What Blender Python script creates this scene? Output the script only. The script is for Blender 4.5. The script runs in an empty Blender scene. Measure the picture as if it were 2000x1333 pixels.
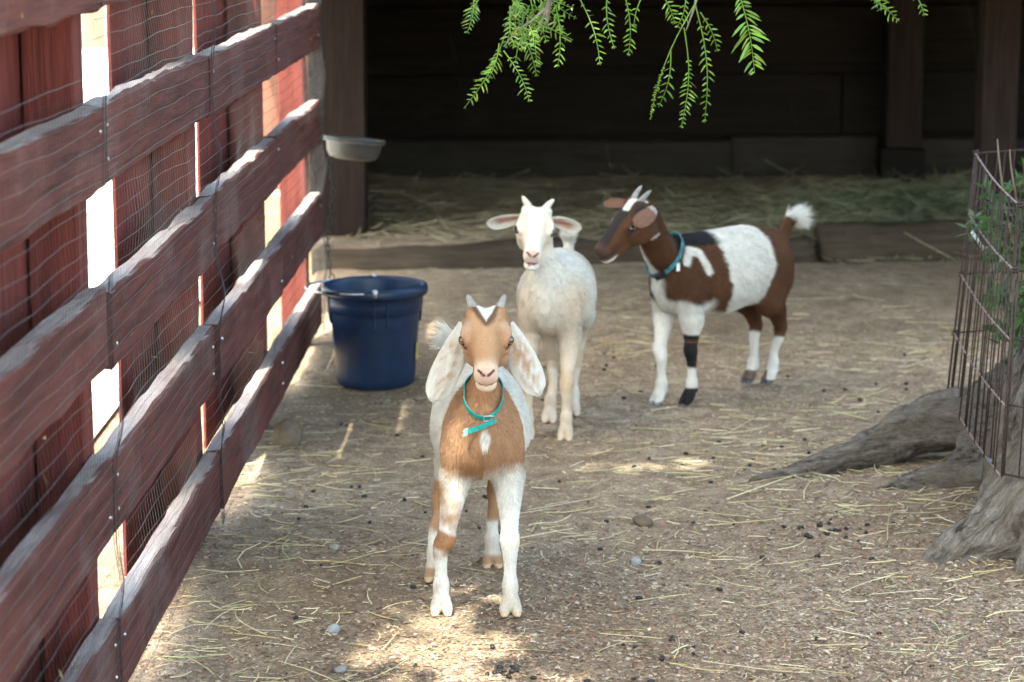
import bpy, math, os
import numpy as np
from mathutils import Matrix, Vector

SC = bpy.context.scene
COL = SC.collection
R = math.radians
rng = np.random.default_rng(7)

# ------------------------------------------------------------------ camera, sky, sun, exposure
F_PX, CAM_H = 4722.0, 1.55
TILT = math.atan(881 / F_PX)
cam_d = bpy.data.cameras.new('camera')
cam = bpy.data.objects.new('camera', cam_d); COL.objects.link(cam)
cam_d.lens = 85; cam_d.sensor_width = 36
cam_d.clip_start = .05; cam_d.clip_end = 500
cam.location = (0, 0, CAM_H); cam.rotation_euler = (math.pi/2 - TILT, 0, 0)
cam_d.dof.use_dof = True; cam_d.dof.focus_distance = 5.15; cam_d.dof.aperture_fstop = 5.0
SC.camera = cam

SUN = Vector((-.21, -.40, .89)).normalized()          # direction towards the sun
el = math.asin(SUN.z); az = math.atan2(SUN.x, SUN.y)
w = bpy.data.worlds.new('World'); SC.world = w; w.use_nodes = True
nt = w.node_tree
sky = nt.nodes.new('ShaderNodeTexSky'); sky.sky_type = 'NISHITA'; sky.sun_disc = False
sky.sun_elevation = el; sky.sun_rotation = az; sky.dust_density = 4.0; sky.air_density = 1.0; sky.ozone_density = 1.0
bg = nt.nodes['Background']; bg.inputs[1].default_value = .15
nt.links.new(sky.outputs[0], bg.inputs[0])
sd = bpy.data.lights.new('sun', 'SUN'); sd.energy = 2.0; sd.angle = R(.6); sd.color = (1, .97, .93)
so = bpy.data.objects.new('sun', sd); COL.objects.link(so)
so.rotation_euler = SUN.to_track_quat('Z', 'Y').to_euler(); so.location = (-4, -4, 9)
vs = SC.view_settings
vs.view_transform = 'Standard'; vs.look = 'None'; vs.gamma = 1; vs.exposure = 3.08
vs.use_white_balance = True; vs.white_balance_temperature = 6900; vs.white_balance_tint = -4
SC.cycles.max_bounces = 7; SC.cycles.diffuse_bounces = 4; SC.cycles.transparent_max_bounces = 8
SC.cycles.use_denoising = True

# ------------------------------------------------------------------ layout helpers
_c, _s = math.cos(TILT), math.sin(TILT)
def ray(u, v):
    r, d = (u-1000)/F_PX, (v-666.5)/F_PX
    return np.array([r, _c - d*_s, -_s - d*_c])
def gnd(u, v, z=0.):
    k = ray(u, v); return np.array([0, 0, CAM_H]) + k*((z-CAM_H)/k[2])
def at(u, v, t):
    return np.array([0, 0, CAM_H]) + ray(u, v)*t
def lin(r, g, b):
    f = lambda c: c/12.92 if c <= .04045 else ((c+.055)/1.055)**2.4
    return np.array([f(r/255), f(g/255), f(b/255)])

def tag(o, label=None, cat=None, group=None, kind=None):
    if label: o['label'] = label
    if cat: o['category'] = cat
    if group: o['group'] = group
    if kind: o['kind'] = kind
    return o
def empty(name, loc=(0, 0, 0), rz=0, parent=None):
    o = bpy.data.objects.new(name, None); COL.objects.link(o)
    o.location = loc; o.rotation_euler = (0, 0, rz); o.empty_display_size = .1; o.parent = parent
    return o
def mesh(name, V, Fc, mat=None, parent=None, col=None, smooth=False, loc=None):
    V = np.asarray(V, np.float32).reshape(-1, 3)
    m = bpy.data.meshes.new(name)
    if isinstance(Fc, np.ndarray):
        n, k = Fc.shape
        m.vertices.add(len(V)); m.vertices.foreach_set('co', V.ravel())
        m.loops.add(n*k); m.loops.foreach_set('vertex_index', Fc.astype(np.int32).ravel())
        m.polygons.add(n); m.polygons.foreach_set('loop_start', np.arange(0, n*k, k, dtype=np.int32))
        m.polygons.foreach_set('loop_total', np.full(n, k, np.int32))
        m.update(calc_edges=True)
    else:
        m.from_pydata(V.tolist(), [], [list(map(int, f)) for f in Fc])
    m.validate()
    if col is not None:
        a = m.color_attributes.new('col', 'FLOAT_COLOR', 'POINT')
        c4 = np.ones((len(V), 4), np.float32); c4[:, :3] = col
        a.data.foreach_set('color', c4.ravel())
    if smooth: m.polygons.foreach_set('use_smooth', np.ones(len(m.polygons), bool))
    if mat: m.materials.append(mat)
    o = bpy.data.objects.new(name, m); COL.objects.link(o)
    if parent: o.parent = parent
    if loc is not None: o.location = loc
    return o

# value noise
_T = rng.random((32, 32, 32)).astype(np.float32)
def vnoise(P):
    P = np.asarray(P, np.float64); i = np.floor(P).astype(int); f = P - i; f = f*f*(3-2*f)
    out = 0
    for dx in (0, 1):
        for dy in (0, 1):
            for dz in (0, 1):
                wgt = (f[..., 0] if dx else 1-f[..., 0])*(f[..., 1] if dy else 1-f[..., 1])*(f[..., 2] if dz else 1-f[..., 2])
                out = out + wgt*_T[(i[..., 0]+dx) % 32, (i[..., 1]+dy) % 32, (i[..., 2]+dz) % 32]
    return out
def fbm(P, s, o=3):
    P = np.asarray(P, float); a, t, n = 1., 0., 0.
    for k in range(o):
        t = t + a*(vnoise(P*s + 11.3*k)-.5); n += a; a *= .5; s *= 2.03
    return t/n*2
def sstep(a, b, x):
    t = np.clip((x-a)/(b-a), 0, 1); return t*t*(3-2*t)

# ------------------------------------------------------------------ materials
def mat_new(name):
    m = bpy.data.materials.new(name); m.use_nodes = True
    return m, m.node_tree, m.node_tree.nodes['Principled BSDF']
def N(nt, t, **kw):
    n = nt.nodes.new('ShaderNode'+t)
    for k, v in kw.items(): setattr(n, k, v)
    return n
def ramp(nt, src, stops):
    r = N(nt, 'ValToRGB'); e = r.color_ramp.elements
    while len(e) < len(stops): e.new(.5)
    for q, (p, c) in zip(e, stops): q.position = p; q.color = (*c, 1) if len(c) == 3 else c
    nt.links.new(src, r.inputs[0]); return r.outputs[0]
def mixc(nt, fac, a, b, mode='MIX'):
    m = N(nt, 'Mix', data_type='RGBA', blend_type=mode)
    for i, x in ((0, fac), (6, a), (7, b)):
        if hasattr(x, 'is_linked') or hasattr(x, 'links'): nt.links.new(x, m.inputs[i])
        elif i == 0: m.inputs[0].default_value = x
        else: m.inputs[i].default_value = (*x, 1)
    return m.outputs[2]
def coords(nt, scale=(1, 1, 1), rand=True):
    tc = N(nt, 'TexCoord'); mp = N(nt, 'Mapping'); mp.inputs['Scale'].default_value = scale
    nt.links.new(tc.outputs['Object'], mp.inputs[0])
    if rand:
        oi = N(nt, 'ObjectInfo'); cb = N(nt, 'CombineXYZ'); mu = N(nt, 'Math', operation='MULTIPLY'); mu.inputs[1].default_value = 37.
        nt.links.new(oi.outputs['Random'], mu.inputs[0])
        for i in range(3): nt.links.new(mu.outputs[0], cb.inputs[i])
        nt.links.new(cb.outputs[0], mp.inputs['Location'])
    return mp.outputs[0]
def noise(nt, vec, s, d=4, r=.6, out='Fac'):
    n = N(nt, 'TexNoise'); n.inputs['Scale'].default_value = s; n.inputs['Detail'].default_value = d; n.inputs['Roughness'].default_value = r
    nt.links.new(vec, n.inputs['Vector']); return n.outputs[out]
def bump(nt, bs, h, strength, dist=.01):
    b = N(nt, 'Bump'); b.inputs['Strength'].default_value = strength; b.inputs['Distance'].default_value = dist
    nt.links.new(h, b.inputs['Height']); nt.links.new(b.outputs[0], bs.inputs['Normal'])

def wood(name, c0, c1, cw, axis=0, wear=.5, rough=.75, bs_=.5, topw=False, spec=.12):
    """stained wood: c0 dark grain, c1 main, cw weathered"""
    m, t, b = mat_new(name)
    sc = [14., 14., 14.]; sc[axis] = .9
    v = coords(t, sc); g = noise(t, v, 3.2, 6, .65)
    v2 = coords(t, (1, 1, 1)); w_ = noise(t, v2, 3.5, 5, .62); k = noise(t, coords(t, [s*3 for s in sc]), 4, 3)
    base = ramp(t, g, [(.3, c0), (.55, c1), (.8, [x*1.25 for x in c1])])
    wm = ramp(t, w_, [(wear-.06, (0, 0, 0)), (wear+.2, (1, 1, 1))])
    gm = mixc(t, 1., wm, ramp(t, k, [(.35, (.25,)*3), (.65, (1,)*3)]), 'MULTIPLY')
    c = mixc(t, gm, base, cw)
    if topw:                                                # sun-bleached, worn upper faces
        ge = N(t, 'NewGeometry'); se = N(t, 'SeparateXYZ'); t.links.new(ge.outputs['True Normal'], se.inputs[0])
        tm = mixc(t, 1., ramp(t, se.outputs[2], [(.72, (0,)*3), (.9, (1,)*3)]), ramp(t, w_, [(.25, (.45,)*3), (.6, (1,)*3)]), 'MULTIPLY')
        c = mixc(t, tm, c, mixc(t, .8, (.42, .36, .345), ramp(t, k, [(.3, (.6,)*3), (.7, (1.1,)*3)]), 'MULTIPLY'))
    t.links.new(c, b.inputs['Base Color'])
    b.inputs['Roughness'].default_value = rough; b.inputs['Specular IOR Level'].default_value = spec
    ad = N(t, 'Math', operation='ADD'); t.links.new(g, ad.inputs[0]); t.links.new(k, ad.inputs[1])
    bump(t, b, ad.outputs[0], bs_, .006)
    return m
def plain(name, c, rough=.6, metal=0., ns=30., var=.25, bs_=.15, spec=.4):
    m, t, b = mat_new(name); v = coords(t)
    n = noise(t, v, ns, 4)
    col = ramp(t, n, [(.3, [x*(1-var) for x in c]), (.7, [min(1, x*(1+var)) for x in c])])
    t.links.new(col, b.inputs['Base Color']); b.inputs['Roughness'].default_value = rough; b.inputs['Metallic'].default_value = metal
    b.inputs['Specular IOR Level'].default_value = spec
    if bs_: bump(t, b, n, bs_, .003)
    return m
def attr_mat(name, rough=.8, trans=0., ns=60., var=.2, spec=.25, attr='col', bs_=0., bump_d=.002, sheen=0.):
    m, t, b = mat_new(name)
    a = N(t, 'Attribute', attribute_name=attr); n = noise(t, coords(t, rand=False), ns, 3)
    c = mixc(t, 1., a.outputs['Color'], ramp(t, n, [(.3, (1-var,)*3), (.7, (1+var,)*3)]), 'MULTIPLY')
    t.links.new(c, b.inputs['Base Color']); b.inputs['Roughness'].default_value = rough; b.inputs['Specular IOR Level'].default_value = spec
    if bs_: bump(t, b, n, bs_, bump_d)
    if trans:
        tr = N(t, 'BsdfTranslucent'); mx = N(t, 'MixShader'); mx.inputs[0].default_value = trans
        t.links.new(c, tr.inputs[0]); t.links.new(b.outputs[0], mx.inputs[1]); t.links.new(tr.outputs[0], mx.inputs[2])
        t.links.new(mx.outputs[0], t.nodes['Material Output'].inputs[0])
    return m

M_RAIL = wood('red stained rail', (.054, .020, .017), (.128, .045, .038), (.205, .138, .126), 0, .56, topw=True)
M_POST = wood('red stained post', (.085, .023, .020), (.155, .041, .034), (.19, .09, .078), 2, .86)
M_PANEL = wood('red stained board', (.09, .023, .020), (.165, .042, .035), (.19, .085, .072), 2, .88)
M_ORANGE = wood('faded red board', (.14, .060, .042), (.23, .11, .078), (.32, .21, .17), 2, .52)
M_TANW = wood('far tan board', (.10, .08, .062), (.17, .135, .105), (.22, .185, .15), 2, .6)
M_TAN = wood('tan board', (.32, .22, .13), (.46, .34, .2), (.5, .42, .33), 0, .6)
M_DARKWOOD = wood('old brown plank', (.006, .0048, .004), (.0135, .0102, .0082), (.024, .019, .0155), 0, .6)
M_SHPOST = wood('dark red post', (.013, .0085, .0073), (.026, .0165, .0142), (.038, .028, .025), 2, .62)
M_SLEEPER = wood('old sleeper', (.022, .016, .011), (.060, .044, .031), (.095, .072, .052), 0, .5, .9, 1.)
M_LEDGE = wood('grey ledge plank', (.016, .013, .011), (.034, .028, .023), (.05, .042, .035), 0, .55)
M_WIRE = plain('galvanised wire', (.13, .127, .13), .45, .6, 80, .3, 0)
M_RUST = plain('rusty wire', (.055, .034, .028), .65, .35, 90, .5, .2)
M_RUSTPINK = plain('pinkish worn wire', (.30, .20, .17), .5, .4, 90, .3, .1)
M_ZINC = plain('zinc', (.55, .56, .58), .35, .85, 60, .15, 0)
M_STEEL = plain('steel bowl', (.10, .10, .098), .55, .8, 25, .12, .03)
M_BLUE = plain('blue plastic', (.006, .022, .064), .42, 0, 9, .38, .12, .45)
M_TEAL = plain('teal webbing', (.02, .27, .235), .8, 0, 220, .3, .6)
M_TEAL2 = plain('patterned blue webbing', (.055, .17, .20), .8, 0, 60, .8, .6)
M_BLACKP = plain('black plastic', (.012, .012, .014), .4, 0, 30, .2, 0)
M_HORN = plain('horn', (.25, .238, .225), .5, 0, 55, .35, .3)
M_STRAW = attr_mat('straw', .6, .15, 40, .15)
M_CHIP = attr_mat('litter', .85, 0, 50, .2)
M_LEAF = attr_mat('pepper leaf', .42, .45, 30, .2, .5)
M_BARK = None

def water_mat():
    m, t, b = mat_new('water'); b.inputs['Base Color'].default_value = (.01, .03, .05, 1)
    b.inputs['Roughness'].default_value = .04
    bump(t, b, noise(t, coords(t), 9, 2), .1, .004); return m

# ------------------------------------------------------------------ geometry helpers
def tube(pts, r, n=6, caps=True):
    """polyline tube; r scalar or per point -> V, F(quads list)"""
    P = np.asarray(pts, float); k = len(P); r = np.broadcast_to(np.asarray(r, float), (k,))
    T = np.gradient(P, axis=0); T /= np.linalg.norm(T, axis=1)[:, None]+1e-12
    up = np.array([0, 0, 1.]) if abs(T[0, 2]) < .9 else np.array([1., 0, 0])
    A = np.cross(T[0], up); A /= np.linalg.norm(A); V = []
    for i in range(k):
        A = A - T[i]*A.dot(T[i]); A /= np.linalg.norm(A); B = np.cross(T[i], A)
        th = np.arange(n)*2*math.pi/n
        V.append(P[i] + r[i]*(np.cos(th)[:, None]*A + np.sin(th)[:, None]*B))
    V = np.concatenate(V); Fc = []
    for i in range(k-1):
        for j in range(n):
            a, b = i*n+j, i*n+(j+1) % n; Fc.append((a, b, b+n, a+n))
    if caps: Fc += [tuple(range(n))[::-1], tuple(range((k-1)*n, k*n))]
    return V, Fc
class MB:
    def __init__(s): s.V, s.F, s.n = [], [], 0
    def add(s, V, Fc):
        s.V.append(np.asarray(V)); s.F += [tuple(i+s.n for i in f) for f in Fc]; s.n += len(V)
    def tube(s, pts, r, n=6): s.add(*tube(pts, r, n))
    def box(s, lo, hi):
        (a, b, c), (d, e, f) = lo, hi
        s.add([(a, b, c), (d, b, c), (d, e, c), (a, e, c), (a, b, f), (d, b, f), (d, e, f), (a, e, f)],
              [(0, 3, 2, 1), (4, 5, 6, 7), (0, 1, 5, 4), (1, 2, 6, 5), (2, 3, 7, 6), (3, 0, 4, 7)])
    def build(s, name, mat, parent=None, smooth=False): return mesh(name, np.concatenate(s.V), s.F, mat, parent, smooth=smooth)
def board(name, L, lo, hi, axis, mat, parent, seed, wob=.004, ch=.004, n=None):
    """chamfered plank along axis from L[0] to L[1]; cross-section rectangle lo..hi in the two other axes"""
    n = n or max(4, int((L[1]-L[0])/.08)); X = np.linspace(L[0], L[1], n)
    (a0, b0), (a1, b1) = lo, hi
    sec = np.array([(a0+ch, b0), (a1-ch, b0), (a1, b0+ch), (a1, b1-ch), (a1-ch, b1), (a0+ch, b1), (a0, b1-ch), (a0, b0+ch)])
    V = []
    for i, x in enumerate(X):
        q = np.stack([np.full(8, x), sec[:, 0], sec[:, 1]], 1)
        off = fbm(np.stack([np.full(8, x*1.0), sec[:, 0]*9+seed*3.1, sec[:, 1]*9+seed*1.7], 1), 3., 2)
        off2 = fbm(np.stack([np.full(8, x*1.6), sec[:, 0]*14+seed*1.1, sec[:, 1]*14+seed*4.7], 1), 5., 2)
        q[:, 1] += wob*off*.5; q[:, 2] += wob*off2
        V.append(q)
    V = np.concatenate(V); Fc = [(i*8+j, i*8+(j+1) % 8, (i+1)*8+(j+1) % 8, (i+1)*8+j) for i in range(n-1) for j in range(8)]
    Fc += [tuple(range(8))[::-1], tuple(range((n-1)*8, n*8))]
    perm = {0: (0, 1, 2), 1: (1, 0, 2), 2: (1, 2, 0)}[axis]
    V = V[:, perm]
    if axis == 1: Fc = [f[::-1] for f in Fc]
    return mesh(name, V, Fc, mat, parent)

# ------------------------------------------------------------------ implicit surfaces (smooth union on a grid, then surface nets)
class Field:
    def __init__(s, lo, hi, h):
        s.lo = np.array(lo, float); s.h = h; s.dim = np.ceil((np.array(hi)-s.lo)/h).astype(int)+1
        s.F = np.full(s.dim, .3, np.float32)
        s.ax = [s.lo[i]+h*np.arange(s.dim[i]) for i in range(3)]
    def blk(s, lo, hi):
        i0 = np.clip(np.floor((np.array(lo)-s.lo)/s.h).astype(int), 0, s.dim-1); i1 = np.clip(np.ceil((np.array(hi)-s.lo)/s.h).astype(int)+1, 1, s.dim)
        sl = tuple(slice(a, b) for a, b in zip(i0, i1))
        g = np.meshgrid(*[s.ax[i][sl[i]] for i in range(3)], indexing='ij')
        return sl, np.stack(g, -1).astype(np.float32)
    def put(s, sl, d, k):
        A = s.F[sl]
        h = np.clip(.5+.5*(A-d)/k, 0, 1); s.F[sl] = A*(1-h)+d*h-k*h*(1-h)
    def cut(s, sl, d, k):
        A = s.F[sl]; d = -d
        h = np.clip(.5-.5*(A-d)/k, 0, 1); s.F[sl] = A*(1-h)+d*h+k*h*(1-h)
    def chain(s, pts, k=.02, sub=4, cut=False, squash=None):
        P = np.array(pts, float)
        if sub > 1 and len(P) > 2:
            E = np.concatenate([[2*P[0]-P[1]], P, [2*P[-1]-P[-2]]]); Q = []
            for i in range(1, len(E)-2):
                for t in np.linspace(0, 1, sub, endpoint=False):
                    Q.append(.5*((2*E[i])+(E[i+1]-E[i-1])*t+(2*E[i-1]-5*E[i]+4*E[i+1]-E[i+2])*t*t+(3*E[i]-E[i-1]-3*E[i+1]+E[i+2])*t**3))
            P = np.array(Q+[P[-1]])
        m = P[:, 3].max()+k*1.5+2*s.h
        if squash is not None: m += P[:, 3].max()*max(0, 1/squash[1]-1)
        sl, X = s.blk(P[:, :3].min(0)-m, P[:, :3].max(0)+m)
        if X.size == 0: return
        d = None
        for a, b in zip(P[:-1], P[1:]):
            A, B = a[:3].astype(np.float32), b[:3].astype(np.float32); ba = B-A; L = float(ba@ba)+1e-12
            pa = X-A
            if squash is not None:
                dr = np.array(squash[0], np.float32); pa = pa+((squash[1]-1)*(pa@dr))[..., None]*dr
            t = np.clip(pa@ba/L, 0, 1)
            q = np.sqrt(((pa-t[..., None]*ba)**2).sum(-1))-(a[3]+(b[3]-a[3])*t)
            d = q if d is None else np.minimum(d, q)
        (s.cut if cut else s.put)(sl, d, k)
    def ell(s, c, r, Rm=None, k=.02, cut=False):
        c = np.array(c, float); r = np.array(r, float); m = r.max()+k*1.5+2*s.h
        sl, X = s.blk(c-m, c+m)
        if X.size == 0: return
        p = X-c.astype(np.float32)
        if Rm is not None: p = p@np.array(Rm, np.float32)
        k0 = np.sqrt(((p/r)**2).sum(-1)); k1 = np.sqrt(((p/(r*r))**2).sum(-1))+1e-9
        (s.cut if cut else s.put)(sl, k0*(k0-1)/k1, k)
    def nets(s):
        Fv = s.F; S = Fv < 0; nx, ny, nz = s.dim
        cnt = np.zeros((nx-1, ny-1, nz-1), np.int8)
        off = [(a, b, c) for a in (0, 1) for b in (0, 1) for c in (0, 1)]
        for a, b, c in off: cnt += S[a:nx-1+a, b:ny-1+b, c:nz-1+c]
        I = np.argwhere((cnt > 0) & (cnt < 8)); idx = -np.ones(cnt.shape, np.int64); idx[tuple(I.T)] = np.arange(len(I))
        val = np.stack([Fv[I[:, 0]+a, I[:, 1]+b, I[:, 2]+c] for a, b, c in off], 1); O = np.array(off, float)
        acc = np.zeros((len(I), 3)); w_ = np.zeros(len(I))
        for i in range(8):
            for j in range(i+1, 8):
                if np.abs(O[i]-O[j]).sum() == 1:
                    a, b = val[:, i], val[:, j]; m = (a < 0) != (b < 0)
                    t = np.where(m, a/(a-b+1e-20), 0)
                    acc += np.where(m[:, None], O[i]+(O[j]-O[i])*t[:, None], 0); w_ += m
        V = s.lo+s.h*(I+acc/w_[:, None]); Fc = []
        for ax in range(3):
            A = [slice(None)]*3; B = [slice(None)]*3; A[ax] = slice(0, -1); B[ax] = slice(1, None)
            E = np.argwhere(S[tuple(A)] != S[tuple(B)]); o1, o2 = (ax+1) % 3, (ax+2) % 3
            E = E[(E[:, o1] > 0) & (E[:, o2] > 0) & (E[:, o1] < s.dim[o1]-1) & (E[:, o2] < s.dim[o2]-1)]
            def g(d1, d2):
                q = E.copy(); q[:, o1] += d1; q[:, o2] += d2; return idx[tuple(q.T)]
            Q = np.stack([g(-1, -1), g(0, -1), g(0, 0), g(-1, 0)], 1)
            ins = S[tuple(E.T)]
            Q[~ins] = Q[~ins][:, ::-1]; Fc.append(Q)
        return V, np.concatenate(Fc)

def vnormals(V, Fq):
    n = np.cross(V[Fq[:, 2]]-V[Fq[:, 0]], V[Fq[:, 3]]-V[Fq[:, 1]]); Nn = np.zeros_like(V)
    for i in range(4): np.add.at(Nn, Fq[:, i], n)
    return Nn/(np.linalg.norm(Nn, axis=1)[:, None]+1e-12)

def sample_surface(V, Fq, n, rg):
    a = np.linalg.norm(np.cross(V[Fq[:, 2]]-V[Fq[:, 0]], V[Fq[:, 3]]-V[Fq[:, 1]]), axis=1)
    f = Fq[rg.choice(len(Fq), n, p=a/a.sum())]
    s, t = rg.random((2, n, 1))
    return V[f[:, 0]]*(1-s)*(1-t)+V[f[:, 1]]*s*(1-t)+V[f[:, 2]]*s*t+V[f[:, 3]]*(1-s)*t, f

def hair(name, roots, dirs, nrm, length, radius, color, mat, parent, rg, pts=4, droop=.5):
    n = len(roots); cu = bpy.data.hair_curves.new(name); cu.add_curves([pts]*n)
    t = np.linspace(0, 1, pts)[None, :, None]
    lift = nrm*(length*.28)[:, None]
    P = roots[:, None]+dirs[:, None]*(length[:, None, None]*t)+lift[:, None]*(t-.8*droop*t*t)+(rg.normal(0, .09, (n, 1, 3))*length[:, None, None])*t
    cu.attributes['position'].data.foreach_set('vector', P.astype(np.float32).ravel())
    ra = cu.attributes.get('radius') or cu.attributes.new('radius', 'FLOAT', 'POINT')
    ra.data.foreach_set('value', (radius*np.array([1, .9, .65, .15])[None, :]*np.ones((n, 1))).astype(np.float32).ravel())
    ca = cu.attributes.new('col', 'FLOAT_COLOR', 'CURVE'); c4 = np.ones((n, 4), np.float32); c4[:, :3] = color
    ca.data.foreach_set('color', c4.ravel())
    cu.materials.append(mat)
    o = bpy.data.objects.new(name, cu); COL.objects.link(o); o.parent = parent
    return o

# ------------------------------------------------------------------ ground
def fence_x(y): return -.80+.0183*y
DENT = np.column_stack([rng.uniform(-.55, 1.6, 140), rng.uniform(3.6, 8.8, 140), rng.uniform(.022, .05, 140), rng.uniform(.004, .013, 140)])
def dents(x, y):
    d = 0*x
    for a, b_, r_, h_ in DENT:                               # hoof prints
        q = ((x-a)**2+(y-b_)**2)/(r_*r_); d = d+h_*(np.exp(-q)-.35*np.exp(-(np.sqrt(q)-1.6)**2*4))
    return d
def gz(x, y):
    x, y = np.asarray(x, float), np.asarray(y, float); P = np.stack([x, y, 0*x], -1)
    b = sstep(-1.15, -.9, x)*(.022*fbm(P, 1.3, 3)+.010*fbm(P+3, 6, 2)+.0045*fbm(P+5, 22, 2)-dents(x, y))-.012*sstep(-.95, -1.2, x)
    inside = sstep(-.85, -.6, x); near = sstep(22, 12, y)*sstep(-9, -4, x)*sstep(9, 5, x)
    yl = 9.42+.11*(x+.7)                                    # front of the sleepers
    step = .165*sstep(yl+.02, yl+.14, y)*sstep(-.95, -.75, x)*sstep(15, 12.5, y)
    mound = .05*np.exp(-(((x-1.25)/.55)**2+((y-6.05)/.6)**2))
    rise = .085*sstep(8.3, 9.45, y)*sstep(-.95, -.7, x)*(1-sstep(yl+.02, yl+.14, y))+.0*y
    return b*near+step+rise+mound*near
def ground_mat():
    m, t, b = mat_new('dry dirt'); v = coords(t, rand=False)
    n1, n2, n3, n4 = noise(t, v, 1.1, 5), noise(t, v, 14, 5, .7), noise(t, v, 110, 4, .75), noise(t, v, 330, 3, .7)
    c = ramp(t, n1, [(.32, (.235, .176, .124)), (.52, (.345, .268, .193)), (.75, (.43, .345, .26))])
    c = mixc(t, ramp(t, n2, [(.38, (0,)*3), (.68, (1,)*3)]), c, (.185, .130, .090))
    c = mixc(t, .75, c, ramp(t, n3, [(.28, (.35, .3, .27)), (.5, (1, 1, 1)), (.74, (1.65, 1.55, 1.45))]), 'MULTIPLY')
    c = mixc(t, .7, c, ramp(t, n4, [(.3, (.4, .36, .33)), (.5, (1, 1, 1)), (.72, (1.6, 1.55, 1.5))]), 'MULTIPLY')
    t.links.new(c, b.inputs['Base Color']); b.inputs['Roughness'].default_value = .95; b.inputs['Specular IOR Level'].default_value = .1
    ad = N(t, 'Math', operation='MULTIPLY_ADD'); t.links.new(n4, ad.inputs[0]); ad.inputs[1].default_value = .5; t.links.new(n3, ad.inputs[2])
    bump(t, b, ad.outputs[0], .9, .006)
    return m
def axis_pts(lo, hi, st, far, k=1.25):
    a = list(np.arange(lo, hi, st)); d = st; x = a[-1]
    while x < far[1]: d *= k; x += d; a.append(x)
    d = st; x = lo; pre = []
    while x > far[0]: d *= k; x -= d; pre.append(x)
    return np.array(pre[::-1]+a)
gx = axis_pts(-1.6, 2.6, .024, (-150, 150)); gy = axis_pts(3.2, 12.2, .024, (-60, 260))
GX, GY = np.meshgrid(gx, gy, indexing='ij'); GV = np.stack([GX, GY, gz(GX, GY)], -1).reshape(-1, 3)
ni, nj = len(gx), len(gy); I, J = np.meshgrid(np.arange(ni-1), np.arange(nj-1), indexing='ij'); A_ = (I*nj+J).ravel()
tag(mesh('ground', GV, np.stack([A_, A_+nj, A_+nj+1, A_+1], 1), ground_mat(), smooth=True), kind='structure')

pp = mesh('glare_sheet', [(-9, -6, .004), (-1.22, -6, .004), (-1.12, 60, .004), (-9, 60, .004)], [(0, 1, 2, 3)], plain('overexposed dirt', (.56, .52, .47), .9, 0, 60, .15, .3)); tag(pp, kind='structure')  # pale sheet added so the sunlit dirt outside burns out to white

# ------------------------------------------------------------------ fence along the left
PH = math.atan(.0183)
fence = empty('board_fence', (-.80, 0, 0), math.pi/2-PH)     # local X along the fence, Y outwards, Z up
tag(fence, 'weathered red stained rail and board fence receding along the left side', 'fence')
JN = [1.2, 2.75, 4.275, 5.60, 6.92, 8.16]
RZ = [(.088, .233), (.388, .540), (.704, .850), (1.03, 1.175), (1.345, 1.492)]
for r, (z0, z1) in enumerate(RZ):
    for i in range(len(JN)-1):
        q = np.random.default_rng(r*10+i); dz = q.normal(0, .004); dy = q.normal(0, .003)
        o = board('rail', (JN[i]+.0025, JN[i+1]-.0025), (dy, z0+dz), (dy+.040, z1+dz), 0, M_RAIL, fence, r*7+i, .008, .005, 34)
        for e in (JN[i]+.035, JN[i+1]-.035):
            for zf in (.3, .72):
                if q.random() < .55 and e > 2.8:
                    m = MB(); zc = z0+dz+(z1-z0)*zf
                    m.tube([(e, dy+.002, zc), (e, dy-.0035, zc)], [.0045, .0035], 8); m.build('screw', M_ZINC, o)
for i, x in enumerate(JN[1:]):
    board('post', (-.25, 1.62), (x-.045, .044), (x+.045, .134), 2, M_POST, fence, 40+i, .004, .004)
for i, (a, b_) in enumerate([(2.0, 4.38), (5.12, 5.80), (6.34, 7.34)]):
    n = max(2, round((b_-a)/.36)); w_ = (b_-a)/n
    for j in range(n):
        board('panel_board', (.06+.02*rng.random(), 1.60), (a+j*w_+.0012, .138), (a+(j+1)*w_-.0012, .1455), 2, M_PANEL, fence, 60+i*9+j, .002, .001)

# wire netting stapled to the inside
net = empty('wire_netting', (-.80, 0, 0), math.pi/2-PH)
tag(net, 'sagging galvanised wire netting stapled over the inner side of the red fence', 'netting')
def net_y(x, z):
    """bulge of the netting off the rails (negative = into the pen)"""
    P = np.stack([x*1., z*1., 0*x], -1)
    gap = 1.; 
    for a, b_ in RZ: gap = np.minimum(gap, np.maximum(np.maximum(a-z, z-b_), 0)/.08)
    return -.006-.016*np.clip(gap, 0, 1)*(.5+.5*vnoise(P*np.array([2.2, 4, 1])+9))+.010*fbm(P, 3.1, 2)*np.clip(gap+.2, 0, 1)-.004*vnoise(P*9)
def net_top(x): return 1.52-.30*sstep(4.35, 3.95, x)+.03*np.sin(x*7)
nx_ = np.arange(2.75, 8.17, .03)
for k, z in enumerate(np.arange(.075, 1.54, .0315)):
    zz = z+.010*fbm(np.stack([nx_*1., 0*nx_+k*.35, 0*nx_], -1), 2.3, 2)+.0035*fbm(np.stack([nx_, 0*nx_+k*.8, 0*nx_], -1), 7, 2)
    ok = zz < net_top(nx_)
    if ok.sum() < 12: continue
    xs = nx_[ok]; zs = zz[ok]
    V, Fc = tube(np.stack([xs, np.minimum(net_y(xs, zs), -.0035), zs], 1), .00055, 4)
    mesh('wire', V, Fc, M_WIRE, net, smooth=True)
m = MB()
for k, x in enumerate(np.arange(2.75, 8.17, .0255)):
    z = np.arange(.07, net_top(x)-.005, .035); xx = x+.006*fbm(np.stack([0*z+x, z, 0*z], -1), 3, 2)
    P = np.stack([xx, np.minimum(net_y(xx, z), -.0035)+.0004, z], 1); m.tube(P, .00028, 3)
tag(m.build('vertical_wires', M_WIRE, net), kind='stuff')
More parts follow.
